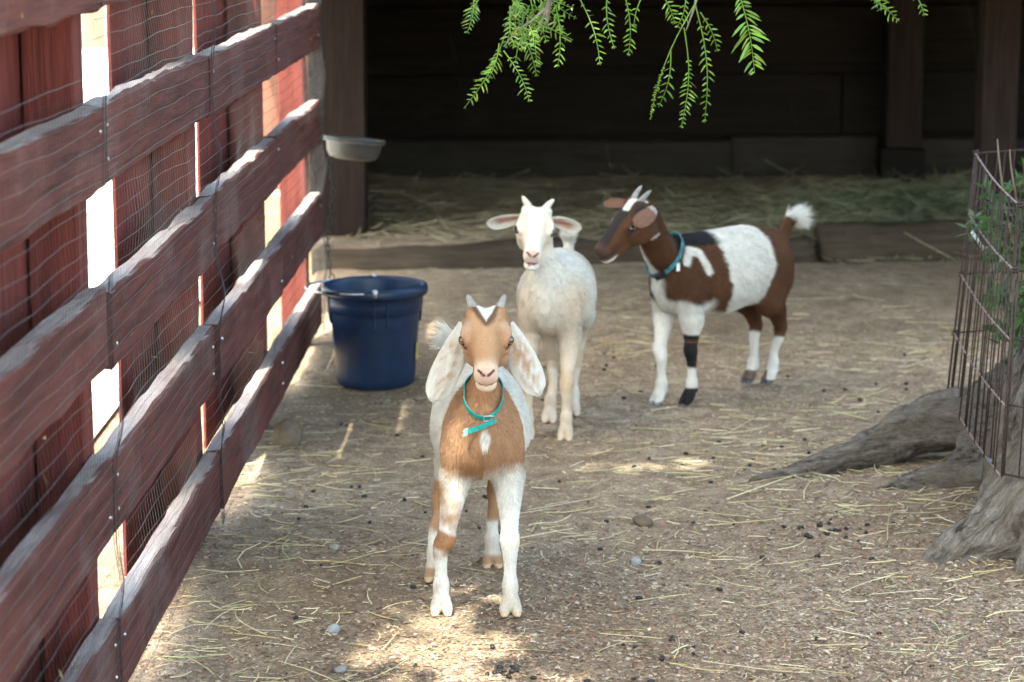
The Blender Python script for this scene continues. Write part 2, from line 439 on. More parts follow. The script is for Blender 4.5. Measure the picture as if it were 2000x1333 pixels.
m = MB()                                                     # overlap seams where two rolls meet: doubled, crumpled wire
for xc in (4.23, 5.575, 8.15):
    for k in range(4):
        z = np.linspace(.07, 1.5 if xc > 4.3 else 1.2, 60); x = xc+.012*(k-2)+.010*fbm(np.stack([0*z+k*3, z, 0*z], -1), 6, 2)
        m.tube(np.stack([x, np.minimum(net_y(x, z), -.004)-.004*vnoise(np.stack([x*30, z*20, 0*z+k], -1)), z], 1), .0006, 4)
tag(m.build('seam_wires', plain('dark wire', (.05, .05, .055), .5, .5, 60, .3, 0), net), kind='stuff')

q_ = np.random.default_rng(12); V, Fc, cs = [], [], []
for k in range(90):                                          # dry leaf bits and stalks caught in the netting and on the rails
    x = q_.uniform(3., 8.1); rr_ = RZ[q_.integers(0, 5)]; top_ = q_.random() < .5; z = rr_[1]+.006 if top_ else q_.uniform(.15, 1.4); y = q_.uniform(.0, .035) if top_ else -.012
    d = q_.normal(size=3)*np.array([1, .3, .25 if top_ else 1]); d /= np.linalg.norm(d); ll = q_.uniform(.008, .03); w_ = np.cross(d, [0, 1, .4])*q_.uniform(.0012, .004); c = np.array([x, y, z]); n0 = len(V)
    V += [c-d*ll*.5, c+w_, c+d*ll*.5, c-w_]; Fc.append((n0, n0+1, n0+2, n0+3)); cs += [np.array([(.30, .34, .10), (.42, .34, .16), (.22, .30, .07), (.30, .2, .1)][q_.integers(4)])]*4
lb = mesh('leaf_bits', V, Fc, M_STRAW, None, np.array(cs)); lb.location = (-.80, 0, 0); lb.rotation_euler = (0, 0, math.pi/2-PH)
tag(lb, 'dry leaf bits caught on the fence rails and netting', 'leaf bits', kind='stuff')

# ------------------------------------------------------------------ things seen through the fence
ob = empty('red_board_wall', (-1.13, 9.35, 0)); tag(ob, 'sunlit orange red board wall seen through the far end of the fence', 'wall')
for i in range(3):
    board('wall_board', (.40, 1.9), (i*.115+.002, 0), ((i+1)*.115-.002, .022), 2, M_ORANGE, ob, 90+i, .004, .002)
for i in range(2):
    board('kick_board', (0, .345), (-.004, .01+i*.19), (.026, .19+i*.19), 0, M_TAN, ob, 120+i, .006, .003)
tw = empty('tan_wall', (-9.5, 24, 0)); tag(tw, 'pale tan board wall far outside, seen through the upper fence gap', 'wall')
for i in range(30):
    board('wall_board', (0, 1.7), (i*.25+.004, 0), ((i+1)*.25-.004, .02), 2, M_TANW, tw, 140+i, .004, .002, 4)

# ------------------------------------------------------------------ shelter at the back
sh = empty('shelter', (.9, 11.9, 0)); tag(sh, 'dark open fronted timber shelter behind the goats', 'shelter')
sh_o = np.array([.9, 11.9, 0])
def shb(name, L, lo, hi, ax, mat, seed, **k):
    o = board(name, L, lo, hi, ax, mat, sh, seed, **k); o.location = -sh_o; return o
# back wall planks: lowest ones shorter and set forward, joints with dark gaps
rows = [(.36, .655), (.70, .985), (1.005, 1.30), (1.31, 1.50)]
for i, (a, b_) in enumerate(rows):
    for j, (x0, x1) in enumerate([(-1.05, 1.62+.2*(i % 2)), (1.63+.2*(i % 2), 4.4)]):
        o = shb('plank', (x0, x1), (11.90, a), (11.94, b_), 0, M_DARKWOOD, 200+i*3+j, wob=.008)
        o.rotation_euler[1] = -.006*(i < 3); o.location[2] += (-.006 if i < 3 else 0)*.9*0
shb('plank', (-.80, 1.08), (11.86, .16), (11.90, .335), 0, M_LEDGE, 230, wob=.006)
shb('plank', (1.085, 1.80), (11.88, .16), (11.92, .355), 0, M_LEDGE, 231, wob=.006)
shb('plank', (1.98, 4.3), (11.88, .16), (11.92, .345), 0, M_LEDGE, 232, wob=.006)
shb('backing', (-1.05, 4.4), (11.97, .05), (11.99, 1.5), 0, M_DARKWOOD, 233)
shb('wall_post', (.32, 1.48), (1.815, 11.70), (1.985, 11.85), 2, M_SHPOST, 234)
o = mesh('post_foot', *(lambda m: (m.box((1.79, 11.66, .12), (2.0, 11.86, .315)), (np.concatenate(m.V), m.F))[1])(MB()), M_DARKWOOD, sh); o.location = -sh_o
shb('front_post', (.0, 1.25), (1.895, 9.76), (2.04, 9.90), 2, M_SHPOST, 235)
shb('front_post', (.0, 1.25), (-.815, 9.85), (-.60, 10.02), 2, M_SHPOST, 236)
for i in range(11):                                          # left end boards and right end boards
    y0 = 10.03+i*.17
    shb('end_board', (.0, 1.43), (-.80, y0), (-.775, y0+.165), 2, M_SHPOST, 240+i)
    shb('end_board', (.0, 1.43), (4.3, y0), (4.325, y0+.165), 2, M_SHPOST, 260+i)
shb('shade_fascia', (-1.05, 4.5), (8.17, 1.235), (8.20, 1.50), 0, M_SHPOST, 281)  # board added out of view to keep sky light out of the shelter
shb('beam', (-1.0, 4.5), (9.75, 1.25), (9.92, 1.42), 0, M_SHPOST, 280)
for i in range(18):                                          # roof boards running front to back, set low and extended forward out of view to darken the shelter
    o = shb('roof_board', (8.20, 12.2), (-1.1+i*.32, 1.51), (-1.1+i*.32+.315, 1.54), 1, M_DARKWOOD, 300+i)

# ------------------------------------------------------------------ sleepers that hold the raised floor
def log_mesh(name, p0, p1, r, seed, label):
    p0, p1 = np.array(p0), np.array(p1); L = np.linalg.norm(p1-p0); n = int(L/.035); k = 20; V = []
    for i in range(n+1):
        x = L*i/n
        for j in range(k):
            t = 2*math.pi*j/k; c, s = math.cos(t), math.sin(t); q = (abs(c)**2.25+abs(s)**2.25)**(-1/2.25)
            P = np.array([[x*1.5, c*1.2+seed, s*1.2]]); rr = r*q*(1+.26*fbm(P, 1.6, 3)[0]+.16*fbm(P*np.array([.35, 3, 3]), 4, 3)[0])
            V.append((x-L/2, c*rr*.92, s*rr))
    Fc = [(i*k+j, (i+1)*k+j, (i+1)*k+(j+1) % k, i*k+(j+1) % k) for i in range(n) for j in range(k)]+[tuple(range(k)), tuple(range(n*k, (n+1)*k))[::-1]]
    o = mesh(name, V, Fc, M_SLEEPER, None, smooth=True); c = (p0+p1)/2; o.location = c; d = p1-p0
    o.rotation_euler = (0, -math.atan2(d[2], math.hypot(d[0], d[1])), math.atan2(d[1], d[0])); return tag(o, label, 'timber', 'sleepers edging the raised floor')
log_mesh('sleeper', (-.74, 9.47, .048), (1.20, 9.66, .082), .105, 1, 'long worn timber sleeper at the shelter step, behind the white kid')
log_mesh('sleeper', (1.235, 9.70, .10), (2.25, 9.80, .115), .115, 5, 'short thick timber sleeper at the shelter step, behind the wire pen')

# ------------------------------------------------------------------ loose straw, hay, chips
def strips(name, base, ang, length, width, bend, colr, tilt, mat, label, cat, lift=.004, seg=3):
    """flat bent stalks lying on the ground, as folded strips (two faces per segment)"""
    n = len(base); s = np.linspace(-.5, .5, seg+1)
    d = np.stack([np.cos(ang), np.sin(ang), 0*ang], 1); p = np.stack([-np.sin(ang), np.cos(ang), 0*ang], 1)
    C = base[:, None]+d[:, None]*(length[:, None]*s)[..., None]+p[:, None]*(bend[:, None]*length[:, None]*(4*s*s-1)*.25)[..., None]
    C[..., 2] += lift+np.abs(tilt)[:, None]*length[:, None]*(s+.5)
    zmin = gz(C[..., 0], C[..., 1]); C[..., 2] = np.maximum(C[..., 2], zmin+.002)
    off = p[:, None]*(width[:, None, None]*.5)*np.array([1, 1, .8, .4] if seg == 3 else [1]*(seg+1))[None, :, None]
    up = np.zeros_like(off); up[..., 2] = width[:, None]*.45
    V = np.stack([C-off, C+up, C+off], 2)                       # n, seg+1, 3, 3
    idx = np.arange(n*(seg+1)*3).reshape(n, seg+1, 3); Q = []
    for k in range(seg):
        for e in (0, 1): Q.append(np.stack([idx[:, k, e], idx[:, k+1, e], idx[:, k+1, e+1], idx[:, k, e+1]], -1))
    Q = np.concatenate(Q).reshape(-1, 4)[:, ::-1]
    return tag(mesh(name, V.reshape(-1, 3), Q, mat, None, np.repeat(colr, (seg+1)*3, 0)), label, cat, kind='stuff')
def scatter(n, f, x=(-.85, 2.4), y=(3.3, 9.4)):
    out = []
    while sum(map(len, out)) < n:
        P = np.stack([rng.uniform(*x, n), rng.uniform(*y, n)], 1); w_ = f(P[:, 0], P[:, 1]); out.append(P[rng.random(n) < w_])
    P = np.concatenate(out)[:n]; return np.column_stack([P, gz(P[:, 0], P[:, 1])])
def pal(n, cols, jit=.15):
    c = np.array(cols)[rng.integers(0, len(cols), n)]; return np.clip(c*rng.uniform(1-jit, 1+jit, (n, 1)), 0, .9)
def blob(x, y, cx, cy, sx, sy): return np.exp(-(((x-cx)/sx)**2+((y-cy)/sy)**2))
cl = lambda x, y, s=2.2, o=0: np.clip(.5+1.3*fbm(np.stack([x, y, 0*x+o], -1), s, 2), .03, 1)
def straw_d(x, y):
    d = .07*cl(x, y)+.75*blob(x, y, .75, 4.55, .65, .45)*cl(x, y, 3)+.55*blob(x, y, .75, 6.6, .45, .55)+.45*blob(x, y, 1.1, 8.2, 1., .8)*cl(x, y, 2)+.30*blob(x, y, -.55, 5.2, .22, 1.4)+.35*blob(x, y, .5, 5.8, .6, .5)*cl(x, y, 3)+.4*blob(x, y, -.6, 6.3, .25, .4)+.6*blob(x, y, 1.0, 6.02, .3, .2)+.5*blob(x, y, .98, 5.3, .25, .2)+.5*blob(x, y, -.62, 4.6, .12, .9)
    return np.clip(d, 0, 1)
GOLD = [(.62, .50, .29), (.55, .44, .24), (.68, .58, .38), (.50, .38, .19), (.60, .52, .36), (.42, .40, .20)]
n = 1900; B_ = scatter(n, straw_d)
strips('loose_straw', B_, rng.normal(0, .75, n)+(rng.random(n) < .25)*rng.uniform(0, 3, n), np.clip(rng.lognormal(-3.0, .7, n), .015, .24), rng.uniform(.0018, .0042, n), rng.normal(0, .3, n), pal(n, GOLD), rng.exponential(.03, n), M_STRAW, 'pale dry straw stalks strewn over the pen floor', 'straw')
n = 16000; B_ = scatter(n, lambda x, y: np.clip(.25+.6*cl(x, y, 1.7, 4)+.6*blob(x, y, .9, 5.2, .6, .7), 0, 1), y=(3.3, 8.5))
strips('fine_chaff', B_, rng.uniform(0, 6.3, n), rng.uniform(.006, .022, n), rng.uniform(.001, .0022, n), rng.normal(0, .2, n), pal(n, GOLD+[(.30, .2, .12), (.35, .25, .16), (.25, .17, .1)], .25), rng.exponential(.06, n), M_STRAW, 'short broken straw and chaff mixed into the dirt', 'chaff', .001, 1)
# wood chips and leaf crumbs
def chips(name, n, dens, sz, cols, label, cat, yr=(3.3, 8.6)):
    B_ = scatter(n, dens, y=yr); a = rng.uniform(0, 6.3, n); L_ = rng.uniform(*sz, n); W_ = L_*rng.uniform(.25, .7, n)
    d = np.stack([np.cos(a), np.sin(a), rng.normal(0, .18, n)], 1); p = np.stack([-np.sin(a), np.cos(a), rng.normal(0, .25, n)], 1)
    c = B_+np.array([0, 0, .0015]); t = np.stack([0*a, 0*a, W_*rng.uniform(.2, .5, n)], 1)
    V = np.stack([c-d*L_[:, None]*.5-p*W_[:, None]*.35, c+d*L_[:, None]*.42-p*W_[:, None]*.5, c+d*L_[:, None]*.5+p*W_[:, None]*.4, c-d*L_[:, None]*.38+p*W_[:, None]*.5, c+t], 1)
    i = np.arange(n)[:, None]*5; Fc = np.concatenate([i+np.array([[0, 1, 4]]), i+np.array([[1, 2, 4]]), i+np.array([[2, 3, 4]]), i+np.array([[3, 0, 4]])])
    return tag(mesh(name, V.reshape(-1, 3), Fc, M_CHIP, None, np.repeat(pal(n, cols, .25), 5, 0)), label, cat, kind='stuff')
chips('wood_chips', 75000, lambda x, y: np.clip((.10+.45*cl(x, y, 1.4, 2))*(.25+.75*sstep(6.4, 5.4, y))+.7*blob(x, y, 1.0, 5.0, .8, .8)+.5*blob(x, y, .2, 4.6, 1.2, .5), 0, 1), (.004, .014),
      [(.20, .125, .08), (.25, .165, .11), (.30, .21, .145), (.13, .085, .06), (.40, .32, .24), (.26, .15, .10), (.17, .11, .075), (.33, .245, .175)], 'fine brown wood chips and leaf crumbs over the dirt', 'wood chips')
chips('gravel', 5000, lambda x, y: np.clip(.2+.6*cl(x, y, 2., 8), 0, 1), (.004, .012), [(.38, .33, .28), (.45, .40, .34), (.30, .27, .24)], 'small pale grit and pebbles in the dirt', 'grit')
# hay on the raised floor
def hay_d(x, y):
    g = blob(x, y, 2.0, 10.6, .95, .8); return np.clip(.12*cl(x, y, 2)+.9*g+.2*blob(x, y, .5, 10.2, 1.2, .6)+.35*blob(x, y, 1.2, 9.85, 1.6, .12), 0, 1)
n = 5200; B_ = scatter(n, hay_d, (-.7, 3.4), (9.6, 11.8)); gr = np.clip(blob(B_[:, 0], B_[:, 1], 2.05, 10.5, .9, .8)*1.4+rng.normal(0, .15, n), 0, 1)[:, None]
B_[:, 2] += rng.random(n)*.05*gr[:, 0]
hc_ = pal(n, [(.34, .28, .17), (.28, .22, .13), (.40, .34, .22)])*(1-gr)+pal(n, [(.17, .20, .10), (.24, .26, .15), (.33, .33, .23), (.12, .15, .075), (.30, .27, .17)], .2)*gr
strips('scattered_hay', B_, rng.uniform(0, 6.3, n), rng.uniform(.05, .24, n), rng.uniform(.003, .009, n), rng.normal(0, .3, n), hc_*rng.uniform(.5, 1.45, (n, 1)), rng.exponential(.10, n), M_STRAW, 'greenish hay spread over the raised shelter floor', 'hay')
# droppings: small dark pellets
m = MB(); n = 260; B_ = scatter(n, lambda x, y: np.clip(.1+cl(x, y, 1.5, 6)**2+.5*blob(x, y, .62, 7.3, .2, .15), 0, 1), x=(-.6, 1.6), y=(3.6, 8.2))
for k in range(14): B_[k] = (*(gnd(985, 1305)[:2]+rng.normal(0, .016, 2)), 0)
for k in range(14, 34): B_[k] = (*(gnd(1630, 1040)[:2]+rng.normal(0, .05, 2)), 0)
for p in B_:
    r_ = rng.uniform(.0035, .0058); a = rng.uniform(0, 6.3); d = np.array([math.cos(a), math.sin(a), 0]); c = np.array([p[0], p[1], float(gz(p[0], p[1]))+r_*.8])
    m.tube([c-d*r_*1.5, c-d*r_*1.1, c, c+d*r_*1.1, c+d*r_*1.5], np.array([.3, .8, 1, .8, .3])*r_, 7)
tag(m.build('goat_droppings', plain('droppings', (.018, .014, .012), .5, 0, 60, .3, .2), None, True), 'small black goat droppings scattered on the dirt', 'droppings', kind='stuff')
# stones
def stone(u, v, w_, hgt, colr, label, seed, name='stone'):
    p = gnd(u, v); sx = w_/2; q = np.random.default_rng(seed); k = 14; V = []; Fc = []
    for i in range(9):
        ph = math.pi*i/8
        for j in range(k):
            t = 2*math.pi*j/k; D = np.array([math.sin(ph)*math.cos(t), math.sin(ph)*math.sin(t), math.cos(ph)]); s = 1+.28*fbm(D[None]*.9+seed, 1.6, 3)[0]
            V.append((D[0]*sx*s, D[1]*sx*.8*s, D[2]*hgt*.55*s))
    for i in range(8):
        for j in range(k): Fc.append((i*k+j, (i+1)*k+j, (i+1)*k+(j+1) % k, i*k+(j+1) % k))
    o = mesh(name, V, Fc, plain(name+' surface', colr, .85, 0, 40, .25, .6), smooth=True); o.location = (p[0], p[1], float(gz(p[0], p[1]))+hgt*.3); o.rotation_euler = (0, 0, q.uniform(0, 3))
    return tag(o, label, 'stone')
stone(652, 1236, .034, .022, (.25, .26, .27), 'smooth grey pebble on the dirt left of the tan kid', 1)
stone(665, 1298, .030, .014, (.22, .22, .21), 'flat grey pebble near the bottom edge left of the sunlit patch', 2)
stone(1242, 1094, .028, .020, (.24, .24, .24), 'grey angular pebble beside a straw stalk right of the tan kid', 3)
stone(1480, 964, .026, .018, (.27, .22, .17), 'tan pebble below the tip of the long root', 4)
stone(652, 1078, .030, .016, (.27, .24, .2), 'brownish flat pebble between the fence and the tan kid', 5)
stone(562, 868, .115, .085, (.13, .095, .065), 'brown earth covered rock at the foot of the fence', 6, 'rock')
stone(1256, 1022, .060, .026, (.12, .085, .058), 'dark crumbling clod of earth right of the tan kid', 7, 'earth_clod')

# ------------------------------------------------------------------ bucket
def lathe(prof, n=48):
    V = [(r*math.cos(2*math.pi*j/n), r*math.sin(2*math.pi*j/n), z) for r, z in prof for j in range(n)]
    return V, [(i*n+j, i*n+(j+1) % n, (i+1)*n+(j+1) % n, (i+1)*n+j) for i in range(len(prof)-1) for j in range(n)]
bk = empty('bucket', (-.432, 7.515, float(gz(-.432, 7.515))-.002)); tag(bk, 'dark blue plastic bucket with wire handle standing at the fence', 'bucket')
prof = [(.0, .004), (.100, .004), (.118, .006), (.123, .012), (.126, .03), (.139, .225), (.1415, .236), (.1465, .240), (.1475, .268), (.149, .290), (.153, .293), (.165, .294), (.1675, .300), (.1675, .316), (.164, .323), (.157, .325), (.150, .322), (.147, .312), (.140, .22), (.120, .02), (.0, .018)]
V, Fc = lathe(prof); body_ = mesh('bucket_body', V, Fc, M_BLUE, bk, smooth=True)
for a in (math.pi*.5+.18, -math.pi*.5+.18, .18, math.pi+.18):
    m = MB(); c, s = math.cos(a), math.sin(a)
    for q in (-.02, .02):
        P0 = np.array([c*.140-s*q, s*.140+c*q, .205]); P1 = np.array([c*.148-s*q, s*.148+c*q, .29]); m.tube([P0, P1], .004, 6)
    m.build('rib', M_BLUE, bk)
V, Fc = lathe([(.0, .268), (.1425, .268)]); mesh('water', V, Fc, water_mat(), bk)
ea = []
for s in (1, -1):
    a = s*math.pi/2+.06; c = np.array([math.cos(a)*.160, math.sin(a)*.160, .316]); ea.append(c)
    m = MB(); m.tube([c+(0, 0, -.012), c+(0, 0, .006), c+(0, 0, .012)], [.010, .010, .006], 10); m.build('handle_ear', M_ZINC, bk, True)
t = np.linspace(0, math.pi, 30); mid_ = (ea[0]+ea[1])/2; ax_ = (ea[0]-ea[1])/2; dn = np.array([-.216, -.02, -.010])
P = mid_+np.outer(np.cos(t), ax_)+np.outer(np.sin(t)**.8, dn)+np.outer(np.sin(t)*.010, [0, 0, 1])
m = MB(); m.tube(P, .0038, 8); hd_ = m.build('handle', M_ZINC, bk, True)
m = MB(); m.tube(P[22:26], .0058, 8); m.build('grip', M_BLACKP, hd_, True)
m = MB(); c = at(805, 682, 7.5)-np.array(bk.location)
rr_ = .1345; th_ = np.linspace(-.30, .12, 8); V = []; Fc = []
for a in th_:
    for z in (.085, .14): V.append(((.129+(z-.03)*.0667+.0008)*math.cos(a), (.129+(z-.03)*.0667+.0008)*math.sin(a), z))
for i in range(7): Fc.append((2*i, 2*i+2, 2*i+3, 2*i+1))
mesh('sticker', V, Fc, plain('yellow white sticker', (.6, .5, .12), .5, 0, 30, .6, 0), bk)

# ------------------------------------------------------------------ feeding bowl on the end of the fence
bw = empty('feeding_bowl', at(692, 275, 8.40)); tag(bw, 'round steel feeding bowl hung on the end of the fence', 'bowl')
V, Fc = lathe([(0, -.066), (.06, -.066), (.080, -.060), (.092, -.04), (.097, -.006), (.104, .000), (.109, .003), (.109, .008), (.102, .010), (.094, .004), (.089, -.040), (.076, -.057), (0, -.062)])
o = mesh('bowl', V, Fc, M_STEEL, bw, smooth=True); o.rotation_euler = (R(-4), R(6), 0)
m = MB(); t = np.linspace(0, 2*math.pi, 33); m.tube(np.stack([.106*np.cos(t), .106*np.sin(t), 0*t-.004], 1), .003, 6); m.tube([(-.10, .0, -.004), (-.135, .0, -.004), (-.15, 0, .01)], .003, 6); o = m.build('holder_ring', M_WIRE, bw, True); o.rotation_euler = (R(-4), R(6), 0)
M_DKWIRE = plain('dull chain', (.025, .024, .023), .6, .5, 40, .3, 0)
ch = empty('chain', (fence_x(8.2)+.03, 8.20, 0)); tag(ch, 'dull steel chain hanging down the end post below the feeding bowl', 'chain')
for k in range(22):
    m = MB(); t = np.linspace(0, 2*math.pi, 13); P = np.stack([.008*np.cos(t), 0*t, .016*np.sin(t)], 1)
    if k % 2: P = P[:, [1, 0, 2]]
    m.tube(P+np.array([.012*math.sin(k*.4), 0, .64-k*.025]), .0024, 5); m.build('link', M_DKWIRE, ch, True)

# ------------------------------------------------------------------ pepper tree: trunk with roots, limbs, overhead crown, hanging sprays
def bark_mat():
    m, t, b = mat_new('grey bark'); v1 = coords(t, rand=False); at_ = N(t, 'Attribute', attribute_name='col')
    v = at_.outputs['Vector']
    n1, n2, n3 = noise(t, v, 62, 8, .78), noise(t, v1, 5, 4), noise(t, v, 240, 4, .8)
    rn = N(t, 'TexNoise', noise_type='RIDGED_MULTIFRACTAL'); rn.inputs['Scale'].default_value = 34; rn.inputs['Detail'].default_value = 7; rn.inputs['Roughness'].default_value = .55; rn.inputs['Distortion'].default_value = .5; t.links.new(v, rn.inputs['Vector']); rg_ = ramp(t, rn.outputs['Fac'], [(.15, (0,)*3), (1., (1,)*3)])
    c = ramp(t, n1, [(.38, (.035, .028, .023)), (.46, (.16, .132, .11)), (.56, (.28, .243, .208)), (.66, (.42, .375, .325))])
    c = mixc(t, ramp(t, n2, [(.42, (0,)*3), (.65, (1,)*3)]), c, (.25, .205, .165))
    c = mixc(t, .5, c, ramp(t, n3, [(.36, (.35, .33, .31)), (.56, (1.2,)*3)]), 'MULTIPLY')
    t.links.new(c, b.inputs['Base Color']); b.inputs['Roughness'].default_value = .9; b.inputs['Specular IOR Level'].default_value = .15
    ad = N(t, 'Math', operation='MULTIPLY_ADD'); t.links.new(n3, ad.inputs[0]); ad.inputs[1].default_value = .35; t.links.new(rg_, ad.inputs[2])
    bump(t, b, ad.outputs[0], 1., .045); return m
M_BARK = bark_mat()
tree = empty('pepper_tree', (1.5, 5.85, 0)); tag(tree, 'old pepper tree with grey root flare at the right and feathery sprays hanging above', 'tree')
TO = np.array([1.5, 5.85, 0])
f = Field((.54, 4.65, -.10), (2.2, 6.8, .95), .0095)
f.chain([(1.50, 5.80, -.1, .34), (1.52, 5.82, .12, .36), (1.58, 5.85, .38, .33), (1.72, 5.9, .75, .27), (1.86, 5.95, 1.3, .24), (1.95, 5.95, 1.85, .22)], .05, 4)
f.chain([(1.42, 5.70, .35, .16), (1.24, 5.62, .14, .12), (1.08, 5.50, .02, .09), (.95, 5.44, -.05, .045)], .08, 4)       # near flare
f.chain([(1.40, 5.60, .30, .16), (1.28, 5.42, .10, .13), (1.20, 5.25, -.04, .06)], .08, 4)
f.chain([(1.50, 6.15, .22, .13), (1.32, 6.40, .150, .105), (1.14, 6.45, .115, .088), (.98, 6.38, .068, .064), (.82, 6.30, .034, .044), (.64, 6.24, .002, .024)], .05, 4)     # long root
f.chain([(1.30, 6.30, .13, .09), (1.26, 6.22, .05, .06), (1.25, 6.18, -.02, .05)], .04, 3)
f.chain([(1.30, 6.02, .06, .08), (1.17, 6.08, .045, .066), (1.06, 6.08, .030, .058), (.96, 6.08, .0, .040)], .03, 4)  # short root
f.chain([(1.24, 6.30, .12, .04), (1.16, 6.25, .03, .03), (1.15, 6.22, -.03, .03)], .03, 3)
f.chain([(1.45, 6.3, .25, .16), (1.40, 6.45, .16, .12), (1.5, 6.6, .0, .1)], .08, 3)
f.chain([(1.34, 4.98, .0, .035), (1.20, 4.86, .012, .032), (1.08, 4.78, -.02, .025)], .02, 3)                                 # surface root at the frame edge
V, Fq = f.nets(); nn = vnormals(V, Fq)
isr = (sstep(5.93, 6.0, V[:, 1])*sstep(1.45, 1.3, V[:, 0]))[:, None]           # ridges run along the roots, and down the trunk and its flare
tr_ = V-np.array([1.52, 5.82, 0]); tr_[:, 0] -= .28*np.clip(V[:, 2], 0, 1)**1.2; rr_ = np.hypot(tr_[:, 0], tr_[:, 1])[:, None]; ang_ = tr_[:, :2]/rr_*.45
flow = np.concatenate([ang_, .16*(V[:, 2:]-rr_)], 1)*(1-isr)+V*np.array([.22, .8, 1.])*isr
flow = flow+.012*np.stack([fbm(V, 7, 2), fbm(V+4, 7, 2), 0*V[:, 0]], 1)
rid = lambda sc: np.abs(fbm(flow, sc, 3))
r1, r2 = rid(11.), rid(26.); g2 = fbm(V, 4.5, 3); fine = fbm(V*np.array([1, 1, .5]), 60, 2)
V = V+nn*((-.050*np.exp(-r1*6)-.028*np.exp(-r2*5)+.012*g2+.004*fine)*sstep(-.02, .05, V[:, 2]+.05)*(1-.62*isr[:, 0]))[:, None]
o = mesh('trunk', V-TO, Fq, M_BARK, tree, flow-flow.min(0), smooth=True)
# limbs: out of the top of the trunk, arching over the pen
LIMBS = [[(1.79, 5.93, .9), (1.95, 5.95, 1.8), (1.8, 5.6, 2.7), (1.1, 4.9, 3.6), (.1, 4.1, 4.2), (-.7, 3.0, 4.5)], [(1.95, 5.95, 1.8), (1.75, 6.1, 2.7), (.9, 6.3, 3.4), (-.2, 6.1, 3.9), (-1.1, 5.4, 4.3)],
         [(1.95, 5.95, 1.8), (2.2, 5.7, 2.9), (2.1, 4.4, 4.0), (1.5, 2.9, 4.6)], [(1.95, 5.95, 1.8), (2.3, 6.2, 2.9), (2.4, 6.9, 4.0), (2.2, 7.4, 4.8)],
         [(.9, 6.3, 3.4), (.5, 6.15, 3.1), (.25, 6.02, 2.4), (.12, 5.95, 1.6), (.09, 5.92, 1.29), (.085, 5.93, 1.22)], [(.5, 6.15, 3.1), (.52, 6.1, 2.5), (.48, 6.0, 1.8), (.455, 5.97, 1.42)]]
for i, L_ in enumerate(LIMBS):
    P = np.array(L_, float); t = np.linspace(0, len(P)-1, 26); Pq = np.stack([np.interp(t, np.arange(len(P)), P[:, k]) for k in range(3)], 1)
    kk = np.hanning(7); kk /= kk.sum(); Pq = np.stack([np.convolve(np.pad(Pq[:, k], 3, 'edge'), kk, 'valid') for k in range(3)], 1); Pq[0] = P[0]
    r = np.linspace(.25 if i == 0 else .16, .03, 26) if i < 4 else np.linspace(.028, .0028, 26)
    V, Fc = tube(Pq-TO, r, 9); mesh('limb', V, Fc, M_BARK, tree, V*np.array([1, 1, .2])+2, True)

def sun_ground(P): return P-np.outer(P[:, 2]/SUN.z, np.array(SUN))
# crown: leaf sprays in the air above the pen; open where the sun comes through
def in_patch(x, y, cx, cy, rx, ry, am=.6, pr=.93):
    q = np.hypot((x-cx)/rx, (y-cy)/ry)-am*fbm(np.stack([x*2, y*2, 0*x], -1), 4, 2); return rng.random(len(x)) < pr*sstep(1.45, .75, q)
NL = 80000
tS = np.array(SUN)
n = NL; z = rng.uniform(3.4, 5.2, n); gxp = rng.uniform(-1.2, 3.3, n); gyp = rng.uniform(3.0, 9.6, n)
P = np.stack([gxp, gyp, 0*z], 1)+np.outer(z/SUN.z, tS)          # spread so that the crown's shade covers the pen
P += rng.normal(0, .05, (n, 3)); Q = sun_ground(P)
edge = fence_x(Q[:, 1])-.10+.45*sstep(6.0, 7.0, Q[:, 1])+.10*fbm(np.stack([Q[:, 0]*0, Q[:, 1], 0*z], -1), 2, 2)
keep = Q[:, 0] > edge
keep &= ~in_patch(Q[:, 0], Q[:, 1], -.15, 4.80, .22, .42)        # lit dirt at the tan kid's feet
keep &= ~in_patch(Q[:, 0], Q[:, 1], -.50, 7.05, .15, .55)        # beside the bucket
keep &= ~in_patch(Q[:, 0], Q[:, 1], .62, 7.15-.0, .01, .01)
hz = P-np.outer((P[:, 2]-1.12)/SUN.z, tS)                        # where its shade crosses the hanging sprays
keep &= ~(in_patch(hz[:, 0], hz[:, 1], .28, 5.95, .55, .085, .3) & (rng.random(n) < .85))
keep &= ~(fbm(P*np.array([1, 1, .2]), 3.2, 2) > .75)             # small natural openings
P = P[keep]; n = len(P)
a = rng.uniform(0, 6.3, n); tl = rng.normal(0, .5, n); L_ = rng.uniform(.09, .17, n); W_ = rng.uniform(.035, .06, n)
d = np.stack([np.cos(a)*np.cos(tl), np.sin(a)*np.cos(tl), np.sin(tl)], 1); p = np.stack([-np.sin(a), np.cos(a), rng.normal(0, .4, n)], 1)
V = np.stack([P-d*L_[:, None]*.5, P+p*W_[:, None]*.5, P+d*L_[:, None]*.5, P-p*W_[:, None]*.5], 1)
crown = mesh('crown', V.reshape(-1, 3)-TO, np.arange(n*4).reshape(n, 4), M_LEAF, tree, np.repeat(pal(n, [(.05, .10, .022), (.07, .13, .03), (.04, .085, .02)], .2), 4, 0)); crown['kind'] = 'stuff'

